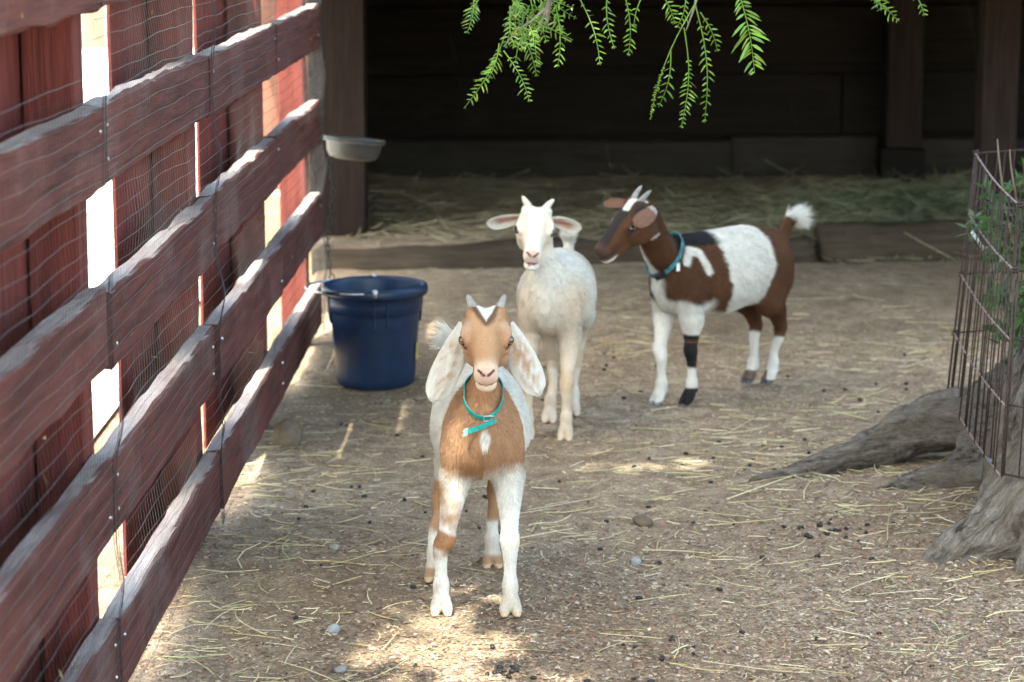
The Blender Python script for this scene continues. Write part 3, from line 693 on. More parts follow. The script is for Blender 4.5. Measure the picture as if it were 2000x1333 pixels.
# hanging sprays in view
spray = empty('hanging_branch', (0, 0, 0), 0, tree); 
def frond(p0, p1, wid, nl, start=.1, sag=.12, seed=0, colr=(.19, .33, .045), lw=.0042):
    q = np.random.default_rng(seed); p0, p1 = np.array(p0), np.array(p1); L = np.linalg.norm(p1-p0); t = np.linspace(0, 1, 14)
    sd_ = np.array([q.choice([-1, 1])*1., q.normal(0, .6), 0]); C = p0+np.outer(t, p1-p0)+np.outer(np.sin(t*math.pi)*sag*L, sd_*.6)
    V, Fc = tube(C, np.linspace(.0016, .0005, 14), 4); V = [V]; Fc = list(Fc); nv = len(V[0]); cs = [np.tile(np.array(colr)*1.1, (nv, 1))]
    for k in range(nl):
        s = start+(1-start)*(k+.5)/nl; c = np.array([np.interp(s, t, C[:, j]) for j in range(3)]); tg = C[min(13, int(s*13)+1)]-C[int(s*13)]; tg /= np.linalg.norm(tg)+1e-9
        taper = min(1, .35+2.2*(s-start), .25+2.4*(1-s)); w0 = np.cross(tg, [0, 1, 0]); w0 /= np.linalg.norm(w0)+1e-9
        for side in (1, -1):
            if q.random() < .16: continue
            d_ = w0*side*.85+tg*q.uniform(.25, .65)+np.array([0, q.normal(0, .45), q.normal(0, .08)]); d_ /= np.linalg.norm(d_); ll = wid*taper*q.uniform(.55, 1.25)
            nrm = np.cross(d_, tg); nrm = nrm/(np.linalg.norm(nrm)+1e-9); wv = np.cross(nrm, d_); wv = wv*math.cos(.6)+nrm*q.normal(0, .5); cur = tg*ll*q.uniform(.1, .35)
            lw_ = lw*(.6+.4*taper); pts = [c, c+d_*ll*.35-wv*lw_*.5+cur*.1, c+d_*ll*.35+wv*lw_*.5+cur*.1, c+d_*ll*.72-wv*lw_*.42+cur*.5, c+d_*ll*.72+wv*lw_*.42+cur*.5, c+d_*ll+cur]
            V.append(np.array(pts)); Fc += [(nv, nv+1, nv+2), (nv+1, nv+3, nv+4, nv+2), (nv+3, nv+5, nv+4)]; nv += 6
            cs.append(np.tile(np.array(colr)*q.uniform(.5, 1.3)*np.array([q.uniform(.8, 1.35), 1, q.uniform(.6, 1.6)]), (6, 1)))
    return mesh('frond', np.concatenate(V)-TO, Fc, M_LEAF, spray, np.concatenate(cs))
FR = [((925, -15), (912, 66), 5.95, 14), ((938, -5), (918, 40), 5.9, 10), ((985, 72), (906, 212), 5.95, 22), ((975, 85), (951, 160), 5.9, 14), ((984, 100), (1034, 200), 5.9, 18), ((1012, 55), (1048, 150), 5.95, 16),
      ((1052, 45), (1050, 130), 6.0, 14), ((1085, 10), (1089, 132), 5.9, 16), ((1128, -10), (1172, 128), 5.95, 18), ((1186, -15), (1200, 96), 5.95, 15), ((1220, -10), (1227, 110), 6.0, 17), ((1256, -10), (1238, 55), 5.9, 5),
      ((1292, -12), (1318, 46), 5.95, 12), ((1340, -8), (1322, 55), 5.95, 12), ((1362, 0), (1270, 234), 5.95, 34), ((1336, 55), (1330, 250), 5.92, 26), ((1358, 10), (1376, 240), 5.95, 26), ((1368, 25), (1402, 102), 5.9, 12),
      ((1440, -25), (1474, 144), 5.6, 20), ((1688, -12), (1755, 42), 6.1, 12), ((1782, -20), (1806, 32), 6.1, 9), ((1720, -18), (1722, 20), 6.1, 7), ((1310, 100), (1286, 210), 5.95, 12)]
for i, ((u0, v0), (u1, v1), t_, nl) in enumerate(FR):
    st = .55 if i in (14,) else (.3 if i in (2, 15, 11) else .1); big = i == 18
    frond(at(u0, v0, t_+rng.normal(0, .03)), at(u1, v1, t_+rng.normal(0, .05)), .052 if big else (.024 if nl < 30 else .012)*1.0, int(nl*.66) if not big else nl, st, .05 if big else .10, i, lw=.0085 if big else .0044)
q_ = np.random.default_rng(77)
for i in range(22):                                            # dense tuft round the twig end
    u0 = 985+90*q_.random()**.8; v0 = -20+70*q_.random(); ang = q_.normal(1.65, .55); L_ = q_.uniform(40, 95)
    frond(at(u0, v0, 5.95+q_.normal(0, .05)), at(u0+L_*math.cos(ang), v0+L_*math.sin(ang), 5.95+q_.normal(0, .07)), .024, 8, .08, .1, 200+i, lw=.0046)
for pts in ([(1085, -20), (1068, 15), (1056, 45), (1048, 68)], [(1068, 15), (1040, 40), (1010, 60), (985, 90)], [(1360, -20), (1358, 10), (1340, 60)]):
    m = MB(); m.tube(np.array([at(u, v, 5.95) for u, v in pts])-TO, np.linspace(.0045, .0015, len(pts)), 6); m.build('twig', M_BARK, spray, True)

# ------------------------------------------------------------------ wire pen panels round the tree's shoots
pen = empty('wire_pen', (1.2, 6.4, 0)); tag(pen, 'rusty wire pen panels leaning against the tree root flare', 'wire pen')
PO = np.array([1.2, 6.4, 0])
A0, A1 = gnd(1850, 770, .15), at(1905, 300, 6.72); B0, B1 = gnd(1953, 928, .205), at(1992, 402, 5.72)
D0, D1 = gnd(2085, 745, .16), at(2125, 285, 6.75)
def pw(P, r, mat, name='wire', n=6):
    V, Fc = tube(np.asarray(P)-PO, r, n); return mesh(name, V, Fc, mat, pen, smooth=True)
def panel(a0, a1, b0, b1, nv, sag, matH, nh=(0, .255, .50, .755, 1.)):
    for s in nh:
        p, q = a0+(a1-a0)*s, b0+(b1-b0)*s; t = np.linspace(0, 1, 12); pw(p+np.outer(t, q-p)+np.outer(np.sin(t*math.pi)*sag, [0, 0, -1]), .0026, matH)
    for k in range(nv+1):
        t = k/nv; j = .004*math.sin(k*2.3); pw([a0+(b0-a0)*t+[j, 0, -.004-sag*math.sin(t*math.pi)*.9], (a0+a1)/2*(1-t)+(b0+b1)/2*t+[j*.3, 0, -sag*math.sin(t*math.pi)], a1+(b1-a1)*t+[-j, 0, .003-sag*math.sin(t*math.pi)]], .0030 if k in (0, nv) else .0020, M_RUST)
panel(A0, A1, B0, B1, 17, .012, M_RUSTPINK); panel(A0+[.012, .01, 0], A1+[.012, .01, 0], D0, D1, 12, 0., M_RUST); panel(B0+[.01, .01, 0], B1+[.01, .01, 0], gnd(2130, 960, .2), at(2170, 420, 5.75), 6, 0., M_RUST)
for P_ in (A1, A0+(A1-A0)*.755, A0+(A1-A0)*.5, A0+(A1-A0)*.255, B1, B0+(B1-B0)*.755):
    t = np.linspace(0, 4*math.pi, 30); pw(P_+np.stack([.007*np.cos(t), .007*np.sin(t), .0012*t-.006], 1), .0022, M_RUST, 'coil')
for s_, P_, Q_ in ((.12, A0, B0), (.85, A0, B0)):
    c = P_+(Q_-P_)*s_; dv = (Q_-P_)/np.linalg.norm(Q_-P_); pw([c-dv*.02, c+dv*.02], .0042, plain('blue grey sleeve', (.16, .20, .26), .5, .3, 40, .2, 0), 'sleeve')
lt = empty('spring_latch', at(1915, 465, 6.55)); tag(lt, 'shiny zinc latch hanging on the upper wire of the pen', 'latch')
c0 = at(1912, 455, 6.55); e0, e1, h0, h1 = (at(u, v, 6.52)-c0 for u, v in ((1898, 453), (1921, 488), (1910, 440), (1939, 476)))
m = MB(); m.tube([e0, e1], .0048, 8); b_ = m.build('grip', plain('white zinc', (.72, .73, .75), .35, .4, 30, .08, 0), lt, True)
m = MB(); m.tube([e0, (e0+h0)/2+[0, 0, .002], h0], .0018, 6); m.tube([e1, (e1+h1)/2, h1], .0018, 6); m.build('hook', M_ZINC, lt, True)
lt.location = c0

# ------------------------------------------------------------------ leafy shoots inside the pen
shrub = empty('leafy_shoots', (1.4, 6.35, 0)); tag(shrub, 'green leafy shoots growing inside the wire pen', 'shrub'); SO = np.array([1.4, 6.35, 0])
q_ = np.random.default_rng(31); LV, LF, LC, nv = [], [], [], 0
ms = MB()
for k in range(36):
    u1 = q_.uniform(1922, 2050); v1 = q_.uniform(320, 760); tip = at(u1, v1, 6.35+q_.normal(0, .12)); b0 = np.array([1.45+q_.normal(0, .06), 6.4+q_.normal(0, .1), q_.uniform(.3, .55)])
    t = np.linspace(0, 1, 8); C = b0+np.outer(t, tip-b0)+np.outer(np.sin(t*math.pi)*.06, [q_.normal(), q_.normal(), .6]); ms.tube(C-SO, np.linspace(.003, .0012, 8), 5)
    for j in range(22):
        s = q_.uniform(.3, 1); c = np.array([np.interp(s, t, C[:, i]) for i in range(3)]); d_ = q_.normal(size=3)*np.array([1, .7, .8])+[-.2, 0, .3]; d_ /= np.linalg.norm(d_); ll = q_.uniform(.03, .065); w_ = np.cross(d_, q_.normal(size=3)); w_ /= np.linalg.norm(w_); ww = ll*.17
        LV.append(np.array([c, c+d_*ll*.4+w_*ww, c+d_*ll, c+d_*ll*.4-w_*ww])); LF.append((nv, nv+1, nv+2, nv+3)); nv += 4
        LC.append(np.tile(np.array([(.06, .13, .03), (.09, .17, .05), (.15, .20, .10), (.05, .10, .03)][q_.integers(4)])*q_.uniform(.8, 1.3), (4, 1)))
tag(mesh('leaves', np.concatenate(LV)-SO, np.array(LF), M_LEAF, shrub, np.concatenate(LC)), kind='stuff')
ms.build('stems', plain('shoot stem', (.13, .13, .05), .7), shrub, True)
for k, (pts, r) in enumerate([([(1985, 500), (1962, 400), (1950, 300), (1948, 272)], .0035), ([(1990, 420), (1975, 330), (1972, 292)], .003)]):
    m = MB(); m.tube(np.array([at(u, v, 6.3) for u, v in pts])-SO, np.linspace(r, r*.5, len(pts)), 6); m.build('dry_stem', plain('dry stem', (.2, .15, .1), .8), shrub, True)

# ------------------------------------------------------------------ goats
def fur_mat(name, rough=.62):
    m, t, b = mat_new(name); a = N(t, 'Attribute', attribute_name='col')
    t.links.new(a.outputs['Color'], b.inputs['Base Color']); b.inputs['Roughness'].default_value = rough
    b.inputs['Specular IOR Level'].default_value = .25
    return m
M_FUR = fur_mat('coat hair'); M_SKIN = attr_mat('short coat', .8, 0, 420, .12, .2, bs_=.25, bump_d=.001)
M_EAR = attr_mat('ear', .75, .25, 160, .08, .2, bs_=.2, bump_d=.001)
def eye_mat(name, iris):
    m, t, b = mat_new(name); tc = N(t, 'TexCoord'); sp = N(t, 'SeparateXYZ'); t.links.new(tc.outputs['Object'], sp.inputs[0])
    # object x points out of the eye, z up : amber iris with a horizontal slit
    ln = N(t, 'VectorMath', operation='LENGTH'); cb = N(t, 'CombineXYZ'); t.links.new(sp.outputs[1], cb.inputs[1]); t.links.new(sp.outputs[2], cb.inputs[2]); t.links.new(cb.outputs[0], ln.inputs[0])
    c1 = ramp(t, ln.outputs['Value'], [(0., iris), (.0062, [x*.6 for x in iris]), (.0072, (.02, .012, .01))])
    az_ = N(t, 'Math', operation='ABSOLUTE'); t.links.new(sp.outputs[2], az_.inputs[0])
    ay = N(t, 'Math', operation='ABSOLUTE'); t.links.new(sp.outputs[1], ay.inputs[0])
    p1 = N(t, 'Math', operation='LESS_THAN'); t.links.new(az_.outputs[0], p1.inputs[0]); p1.inputs[1].default_value = .0017
    p2 = N(t, 'Math', operation='LESS_THAN'); t.links.new(ay.outputs[0], p2.inputs[0]); p2.inputs[1].default_value = .0046
    mu = N(t, 'Math', operation='MULTIPLY'); t.links.new(p1.outputs[0], mu.inputs[0]); t.links.new(p2.outputs[0], mu.inputs[1])
    t.links.new(mixc(t, mu.outputs[0], c1, (.004, .004, .005)), b.inputs['Base Color'])
    b.inputs['Roughness'].default_value = .06; b.inputs['Coat Weight'].default_value = .6; b.inputs['Coat Roughness'].default_value = .03
    return m

def seg_d(H, a, b):
    a, b = np.array(a), np.array(b); ba = b-a; t = np.clip((H-a)@ba/(ba@ba), 0, 1); return np.linalg.norm(H-a-t[:, None]*ba, axis=1)
def mixn(c, m, col):
    m = np.clip(m, 0, 1)[:, None]; return c*(1-m)+np.asarray(col)*m
def head_mask(H):
    return (seg_d(H, (.0, 0, -.022), (.165, 0, -.062)) < np.where(H[:, 0] < .075, .078, .056)) & (H[:, 0] > -.025) & (H[:, 2] > -.098-.12*np.clip(H[:, 0]-.10, 0, .1))
def soft(x, w=.004): return sstep(-w, w, x)

def ear_mesh(base, d, out, L, W, bend, cup, nrm, twist=0., ns=16, nv=10, th=.0028, tip=.45, fold=0.):
    d = np.array(d, float); d /= np.linalg.norm(d); nrm = np.array(nrm, float)
    V, UV = [], []
    s = np.linspace(0, 1, ns); bend = np.array(bend, float)
    C = np.array(base)+d*(L*s)[:, None]+bend*(L*s*s)[:, None]
    T = np.gradient(C, axis=0); T /= np.linalg.norm(T, axis=1)[:, None]
    wid = W*np.interp(s, [0, .08, .25, .5, .72, .88, .96, 1], [.56, .64, .84, .99, 1., .84, .58, .14])
    for side in (1, -1):
        for i in range(ns):
            n = nrm-T[i]*nrm.dot(T[i]); n /= np.linalg.norm(n); a = twist*s[i]
            wv = np.cross(T[i], n); n2 = n*math.cos(a)+wv*math.sin(a); w2 = np.cross(T[i], n2)
            for j in range(nv):
                q = j/(nv-1)*2-1
                V.append(C[i]+w2*(q*wid[i]*.5)+n2*(cup*wid[i]*q*q*(1-.4*s[i])+fold*wid[i]*max(0, q)**2+.0025*math.sin(9*q+6*s[i])+side*th*.5*(1-.7*q*q)))
                UV.append((s[i], q))
    Fc = []
    m = ns*nv
    for i in range(ns-1):
        for j in range(nv-1):
            a = i*nv+j; Fc += [(a, a+1, a+nv+1, a+nv), (m+a, m+a+nv, m+a+nv+1, m+a+1)]
    for i in range(ns-1):
        for j in (0, nv-1):
            a = i*nv+j; f = (a, a+nv, m+a+nv, m+a); Fc.append(f if j == 0 else f[::-1])
    for j in range(nv-1):
        for i in (0, ns-1):
            a = i*nv+j; f = (a, m+a, m+a+1, a+1); Fc.append(f if i == 0 else f[::-1])
    return np.array(V), np.array(Fc), np.array(UV)

def horn_mesh(b, d, bend, L, r0):
    s = np.linspace(0, 1, 18); C = np.array(b)+np.outer(s*L, d)+np.outer(s*s*L, bend)
    r = r0*(1-.62*s**1.3)*(1+.05*np.sin(s*34)); r[-3:] *= [.9, .68, .15]
    return tube(C, r, 12)

def collar_ring(o, name, V, C, axis, wid, th, mat, gap=.004, front=0.):
    """flat band round the neck: follows the outline of the body cut at C; returns the band and a function point(angle)"""
    C = np.array(C, float); axis = np.array(axis, float); axis /= np.linalg.norm(axis)
    a = np.cross((0, 1, 0), axis); a /= np.linalg.norm(a); a = a if a[0] > 0 else -a; b = np.array([0, 1., 0]); n = 72
    q = V-C; dz = q@axis; m = np.abs(dz) < wid*.6; q = q[m]; pa, pb = q@a, q@b; r = np.hypot(pa, pb); t = np.arctan2(pb, pa)
    ok = r < .10; r, t = r[ok], t[ok]; rad = np.full(n, np.nan)
    for i in range(n):
        dd = np.abs((t-2*math.pi*i/n+math.pi) % (2*math.pi)-math.pi) < .09
        if dd.any(): rad[i] = np.percentile(r[dd], 90)
    rad = np.where(np.isnan(rad), np.nanmedian(rad), rad); kk = np.hanning(11); kk /= kk.sum()
    rad = np.convolve(np.concatenate([rad[-5:], rad, rad[:5]]), kk, 'valid')+gap
    th_ = 2*math.pi*np.arange(n)/n; rad = rad+front*np.clip(np.cos(th_), 0, 1)
    pt = lambda ang, dr=0., dw=0.: C+(a*math.cos(ang)+b*math.sin(ang))*(np.interp(ang % (2*math.pi), th_, rad, period=2*math.pi)+dr)+axis*(dw)
    V_, Fc = [], []
    for i in range(n):
        for dr, dw in ((0, -.5), (th, -.45), (th, .45), (0, .5)): V_.append(pt(th_[i], dr, wid*dw))
    for i in range(n):
        for j in range(4):
            p, q_ = i*4+j, i*4+(j+1) % 4; p2, q2 = ((i+1) % n)*4+j, ((i+1) % n)*4+(j+1) % 4; Fc.append((p, p2, q2, q_))
    return mesh(name, V_, Fc, mat, o), pt, a, axis

def build_goat(sp):
    rg = np.random.default_rng(sp['seed'])
    hd = np.array(sp['heading'], float); hd /= np.linalg.norm(hd); yaw = math.atan2(hd[1], hd[0])
    loc = np.array([*sp['loc'], 0.]); Rz = np.array([[hd[0], -hd[1], 0], [hd[1], hd[0], 0], [0, 0, 1.]])
    L = lambda p: (np.array(p, float)-loc)@Rz          # world -> goat frame
    Lv = lambda v: np.array(v, float)@Rz
    root = empty('goat', loc, yaw); tag(root, sp['label'], 'goat', 'goat kids in the pen')
    B = sp['B']; z0 = sp.get('dz', 0.); low = sp.get('low', 0.); wsc = sp.get('wid', 1.); h = sp.get('vox', .0034)
    ho = L(sp['poll']); hf = Lv(sp['face']); hf /= np.linalg.norm(hf); hs = sp['hs']
    up = Lv(sp.get('up', (0, 0, 1))); left = np.cross(up, hf); left /= np.linalg.norm(left); hu = np.cross(hf, left)
    HR = np.stack([hf, left, hu], 1)
    hp = lambda x, y, z: ho+hs*(HR@np.array([x, y, z], float))
    hc = lambda x, y, z, r: [*hp(x, y, z), r*hs]
    feet = sp['_f'] = [L((*f, 0)) for f in sp['feet']]            # FL FR HL HR
    pts = np.array([ho-.12, ho+.12, hp(.19, 0, -.05), hp(.1, 0, -.1)]+[f for f in feet]+[(B/2+.13, .16, .1), (-B/2-.17, -.16, .1), (-B/2-.15, 0, .62)])
    fld = Field(pts.min(0)-.04-np.array([0, 0, -.036]), pts.max(0)+.04, h)
    # torso
    st = sp.get('torso') or [(-B/2-.085, .012, .02, .415), (-B/2-.07, .040, .048, .413), (-B/2-.035, .066, .075, .410), (-B/2+.03, .084, .092, .402), (-B*.22, .110, .112, .392),
          (B*.08, .116, .120, .380), (B/2-.05, .094, .114, .386), (B/2+.01, .070, .106, .390), (B/2+.05, .054, .086, .388), (B/2+.078, .036, .055, .386), (B/2+.09, .010, .02, .386)]
    st = np.array(st); xs = np.linspace(st[0, 0], st[-1, 0], 240)
    def sm(c):
        y = np.interp(xs, st[:, 0], c); kk = np.hanning(25); kk /= kk.sum(); return np.convolve(np.pad(y, 12, 'edge'), kk, 'valid')
    W_, H_, C_ = sm(st[:, 1]*wsc), sm(st[:, 2]*sp.get('deep', 1.)), sm(st[:, 3]+z0)
    sl, X = fld.blk((st[0, 0]-.04, -.2, .2), (st[-1, 0]+.04, .2, .62))
    ww, hh, cc = (np.interp(X[..., 0], xs, q) for q in (W_, H_, C_))
    bendy = sp.get('bend', 0.)*(X[..., 0]-.0)**2
    yy, zz = X[..., 1]-bendy, X[..., 2]-cc
    # slightly flattened top, pear-shaped belly
    wz = ww*(1-.13*np.clip(zz/hh, -1, 1))
    k0 = np.sqrt((yy/wz)**2+(zz/hh)**2); d = (k0-1)*np.minimum(ww, hh)
    over = np.maximum(np.maximum(st[0, 0]-X[..., 0], X[..., 0]-st[-1, 0]), 0)
    fld.put(sl, np.where(over > 0, np.maximum(d, over), d), .01)
    # neck
    nb = np.array([B/2-.005, 0, .415+z0]); ne = hp(-.012, 0, -.032); mid = .55*nb+.45*ne+np.array([.018, 0, -.012]); nr = sp.get('neck', 1.)
    fld.chain([[B/2-.04, 0, .405+z0, .066*nr], [*nb, .064*nr], [*mid, .0515*nr], [*(.25*mid+.75*ne), .0425*nr], [*ne, .038*hs/.92]], .028, 5, squash=((0, 1, 0), 1.18))
    # legs
    for i, f in enumerate(feet):
        s = 1 if i % 2 == 0 else -1; fx, fy = f[0], f[1]; lr = sp.get('leg', 1.)
        if i < 2:
            A = np.array([B/2+.0, s*.052*wsc, .385+z0]); E = np.array([B/2-.015, s*.060*wsc, .285+z0+low]); K = np.array([.25*E[0]+.75*fx+.004, .35*E[1]+.65*fy, .172])
            fld.chain([[*A, .040], [*(.5*A+.5*E), .041], [*E, .034*lr]], .026, 4, squash=((0, 1, 0), 1.15))
            fld.chain([[*E, .036*lr], [*(.55*E+.45*K), .0265*lr], [*(.12*E+.88*K), .0195*lr], [*K, .0205*lr], [fx+.001, fy, .150, .0185*lr], [fx-.001, fy, .105, .0138*lr], [fx-.002, fy, .068, .0150*lr]], .014, 4)
            fld.ell(K+np.array([.006, 0, -.004]), (.016*lr, .018*lr, .024), None, .012)
        else:
            A = np.array([-B/2+.01, s*.046*wsc, .395+z0]); S_ = np.array([-B/2+.040, s*.060*wsc, .30+z0+low]); Kx = min(fx-.012, -B/2+.01); K = np.array([Kx, .3*S_[1]+.7*fy, .178])
            fld.chain([[*A, .046], [*(.5*A+.5*S_+np.array([-.018, 0, 0])), .047], [*S_, .039*lr]], .07, 4, squash=((0, 1, 0), 1.25))
            fld.chain([[*S_, .044*lr], [*(.55*S_+.45*K+np.array([-.008, 0, .005])), .030*lr], [*(.15*S_+.85*K+np.array([-.004, 0, 0])), .0195*lr], [*K, .0195*lr], [*(K+np.array([.004, 0, -.028])), .0165*lr], [.5*(Kx+fx)+.001, fy, .105, .0138*lr], [fx-.004, fy, .066, .0150*lr]], .016, 4)
            fld.chain([[Kx-.012, K[1], .186, .010], [-B/2-.005, s*.055, .29+z0, .011]], .02, 1)     # hamstring cord
        # fetlock, pastern, cloven hoof
        fd = sp.get('footdir', (1, 0)); fd = np.array([*fd, 0.]); sd_ = np.array([-fd[1], fd[0], 0])
        Fp = np.array([fx, fy, 0.])
        fld.chain([[*(Fp-.002*fd+[0, 0, .068]), .0150*lr], [*(Fp+[0, 0, .052]), .0182*lr], [*(Fp+.010*fd+[0, 0, .032]), .0165*lr]], .012, 3)
        for q in (1, -1):
            sp_ = sp.get('splay', 1.)
            fld.chain([[*(Fp+.008*fd+sd_*q*.008+[0, 0, .034]), .0125*lr], [*(Fp+.020*fd+sd_*q*.0108*sp_+[0, 0, .016]), .0118], [*(Fp+.033*fd+sd_*q*.0125*sp_+[0, 0, .005]), .0075]], .005, 3)
            fld.ell(Fp-.014*fd+sd_*q*.007+[0, 0, .044], (.006, .005, .008), None, .006)
    # tail
    tl = [np.array(p, float) for p in sp['tail']]
    fld.chain([[*p, r] for p, r in zip(tl, (.020, .016, .013, .008))], .025, 4)
    # head
    fld.ell(hp(.014, 0, -.018), np.array((.055, .048, .046))*hs, HR, .02*hs)
    fld.chain([hc(.02, 0, -.012, .042), hc(.06, 0, -.022, .0405), hc(.105, 0, -.036, .0305), hc(.145, 0, -.049, .0240)], .015*hs, 4)
    fld.chain([hc(.012, 0, -.052, .034), hc(.06, 0, -.064, .027), hc(.11, 0, -.072, .0210), hc(.148, 0, -.079, .0170)], .018*hs, 4)
    for s in (1, -1):
        fld.ell(hp(.032, s*.028, -.055), np.array((.040, .022, .034))*hs, HR, .02*hs)
        fld.chain([hc(.036, s*.037, .003, .012), hc(.055, s*.0465, -.002, .0090), hc(.077, s*.041, -.014, .0075)], .014*hs, 4)
        fld.chain([hc(.044, s*.046, -.034, .009), hc(.068, s*.041, -.037, .009)], .012*hs, 1)
        fld.ell(hp(.154, s*.011, -.056), np.array((.020, .015, .020))*hs, HR, .010*hs)
        fld.ell(hp(.163, s*.0095, -.044), np.array((.013, .0095, .010))*hs, HR, .006*hs)
        fld.ell(hp(.008, s*.026, .022), np.array((.020, .019, .017))*hs, HR, .012*hs)     # horn base bulge
        fld.ell(hp(-.006, s*.040, -.014), np.array((.016, .014, .018))*hs, HR, .012*hs)   # ear root
    fld.ell(hp(.160, 0, -.054), np.array((.018, .012, .018))*hs, HR, .008*hs)
    jaw = sp.get('jaw', 0.)
    fld.ell(hp(.149, 0, -.0825-jaw), np.array((.0225, .0220, .0130))*hs, HR, .010*hs)
    mo = .0021+jaw*.35
    for s in (1, -1):
        fld.chain([hc(.184, 0, -.0725-jaw*.4, mo), hc(.174, s*.012, -.0725-jaw*.4, mo), hc(.145, s*.0225, -.0705-jaw*.3, mo*.9), hc(.118, s*.028, -.062, .0018)], .003*hs, 4, cut=True)
        fld.chain([hc(.178, s*.0045, -.047, .0026), hc(.172, s*.0125, -.041, .0026), hc(.164, s*.0165, -.040, .0016)], .002*hs, 3, cut=True)
        ec = (.0640, s*.0490, -.0165)
        fld.ell(hp(*ec), np.array((.0135, .0120, .0108))*hs, HR, .003*hs, cut=True)
    fld.chain([hc(.1815, 0, -.052, .0016), hc(.180, 0, -.066, .0016)], .003*hs, 1, cut=True)
    for s in (1, -1):      # eyelids
        for zz_, r_ in ((.0112, .0027), (-.0112, .0022)):
            fld.chain([hc(.0490, s*.0520, -.0160+zz_*.2, r_*.8), hc(.055, s*.0550, -.0165+zz_*.85, r_), hc(.065, s*.0530, -.0165+zz_*1.05, r_), hc(.0745, s*.0475, -.0178+zz_*.8, r_), hc(.0800, s*.0420, -.0205, r_*.8)], .004*hs, 3)
    sl, X = fld.blk((-9, -9, -9), (9, 9, .02)); fld.F[sl] = np.maximum(fld.F[sl], .001-X[..., 2])
    V, Fq = fld.nets()
    Hc = (V-ho)@HR/hs
    col = sp['coat'](V, Hc, B)
    # inside of mouth and nostrils
    body = mesh('body', V, Fq, M_SKIN, root, col, True)
    # fur
    Nn = vnormals(V, Fq); n = sp.get('hairs', 60000)
    P, f = sample_surface(V, Fq, n, rg); nn = Nn[f].mean(1); nn /= np.linalg.norm(nn, axis=1)[:, None]+1e-9
    Hh = (P-ho)@HR/hs
    ishead = head_mask(Hh)
    leg = sstep(.30, .22, P[:, 2]); dr = np.array([-.75, 0, -.55])*(1-leg[:, None])+np.array([-.12, 0, -1.])*leg[:, None]
    nw = (sstep(B/2-.06, B/2+.05, P[:, 0])*sstep(.28, .36, P[:, 2]))[:, None]; dr = dr*(1-nw)+np.array([-.25, 0, -1.])*nw
    dr = np.where(ishead[:, None], (HR@np.array([-1, 0, -.12]))[None], dr)
    lg = .0098*(1-leg)+.0048*leg; lg = np.where(ishead, .0042*np.clip(1.25-Hh[:, 0]*6.5, .45, 1.3), lg)
    lg = lg*np.where((P[:, 2] < .33) & (leg < .9), 1.25, 1)*sp.get('furlen', 1.)
    lg = np.where((P[:, 0] < -B/2-.02) & (P[:, 2] < .36) & (leg < .6), lg*1.4, lg)
    dr = dr+np.stack([fbm(P, 16, 2), fbm(P+5, 16, 2), fbm(P+9, 16, 2)], 1)*.55
    dr = dr-nn*(dr*nn).sum(1)[:, None]; dr /= np.linalg.norm(dr, axis=1)[:, None]+1e-9
    lip = ishead & ((Hh[:, 0] > .150) | (np.linalg.norm(Hh-np.array([.0630, .0500, -.0165]), axis=1) < .017) | (np.linalg.norm(Hh-np.array([.0630, -.0500, -.0165]), axis=1) < .017))
    hoof = P[:, 2] < .018
    keep = ~(lip | hoof); P, nn, dr, lg, Hh = P[keep], nn[keep], dr[keep], lg[keep], Hh[keep]
    lg = lg*rg.uniform(.7, 1.25, len(P))
    fl_ = np.array([.8, 0, .6]); sk = P-np.outer(P@fl_, fl_)*.82
    cl = sp['coat'](P, Hh, B)*rg.uniform(.74, 1.14, (len(P), 1))*(1+.22*fbm(sk, 70, 2)+.12*fbm(P, 12, 2))[:, None]; cl = np.clip(cl, 0, .93)
    fur = hair('coat', P, dr, nn, lg, .00034, cl, M_FUR, root, rg)
    # tail tuft
    m = sp.get('tuft', 2200); tt = rg.random(m)**.6; tp = np.array(tl)
    ix = np.clip(tt*(len(tp)-1), 0, len(tp)-1.001); i0 = ix.astype(int); fr = (ix-i0)[:, None]
    ctr = tp[i0]*(1-fr)+tp[i0+1]*fr; td = tp[i0+1]-tp[i0]; td /= np.linalg.norm(td, axis=1)[:, None]
    rd = rg.normal(size=(m, 3)); rd -= td*(rd*td).sum(1)[:, None]; rd /= np.linalg.norm(rd, axis=1)[:, None]
    dd = td*.85+rd*.5+np.array(sp.get('tuftdir', (0, 0, 0))); dd /= np.linalg.norm(dd, axis=1)[:, None]
    cc_ = np.array([sp['tailcol'](a, b[2]) for a, b in zip(tt, rd)])*rg.uniform(.85, 1.1, (m, 1))
    tuft = hair('tail_tuft', ctr+rd*.009, dd, rd, rg.uniform(.014, .060, m)*sp.get('tuftlen', 1.)*(.3+.7*sstep(.35, .8, tt)), .0005, np.clip(cc_, 0, .93), M_FUR, root, rg)
    # eyes
    for s in (1, -1):
        c = hp(.0630, s*.0468, -.0168); o_ = (HR@np.array([.76, s*.64, .12])); o_ /= np.linalg.norm(o_)
        tz = np.array(hu)-o_*np.dot(hu, o_); tz /= np.linalg.norm(tz); ty = np.cross(tz, o_)
        th, ph = np.meshgrid(np.linspace(0, math.pi, 13), np.linspace(0, 2*math.pi, 20, endpoint=False), indexing='ij')
        r_ = .0130*hs*sp.get('eye', 1.); q = np.stack([np.cos(th)*r_, np.sin(th)*np.cos(ph)*r_, np.sin(th)*np.sin(ph)*r_], -1).reshape(-1, 3)
        Fe = [(i*20+j, i*20+(j+1) % 20, (i+1)*20+(j+1) % 20, (i+1)*20+j) for i in range(12) for j in range(20)]
        e = mesh('eye', q, Fe, sp['eyemat'], root, smooth=True)
        e.matrix_local = Matrix([[o_[0], ty[0], tz[0], c[0]], [o_[1], ty[1], tz[1], c[1]], [o_[2], ty[2], tz[2], c[2]], [0, 0, 0, 1]])
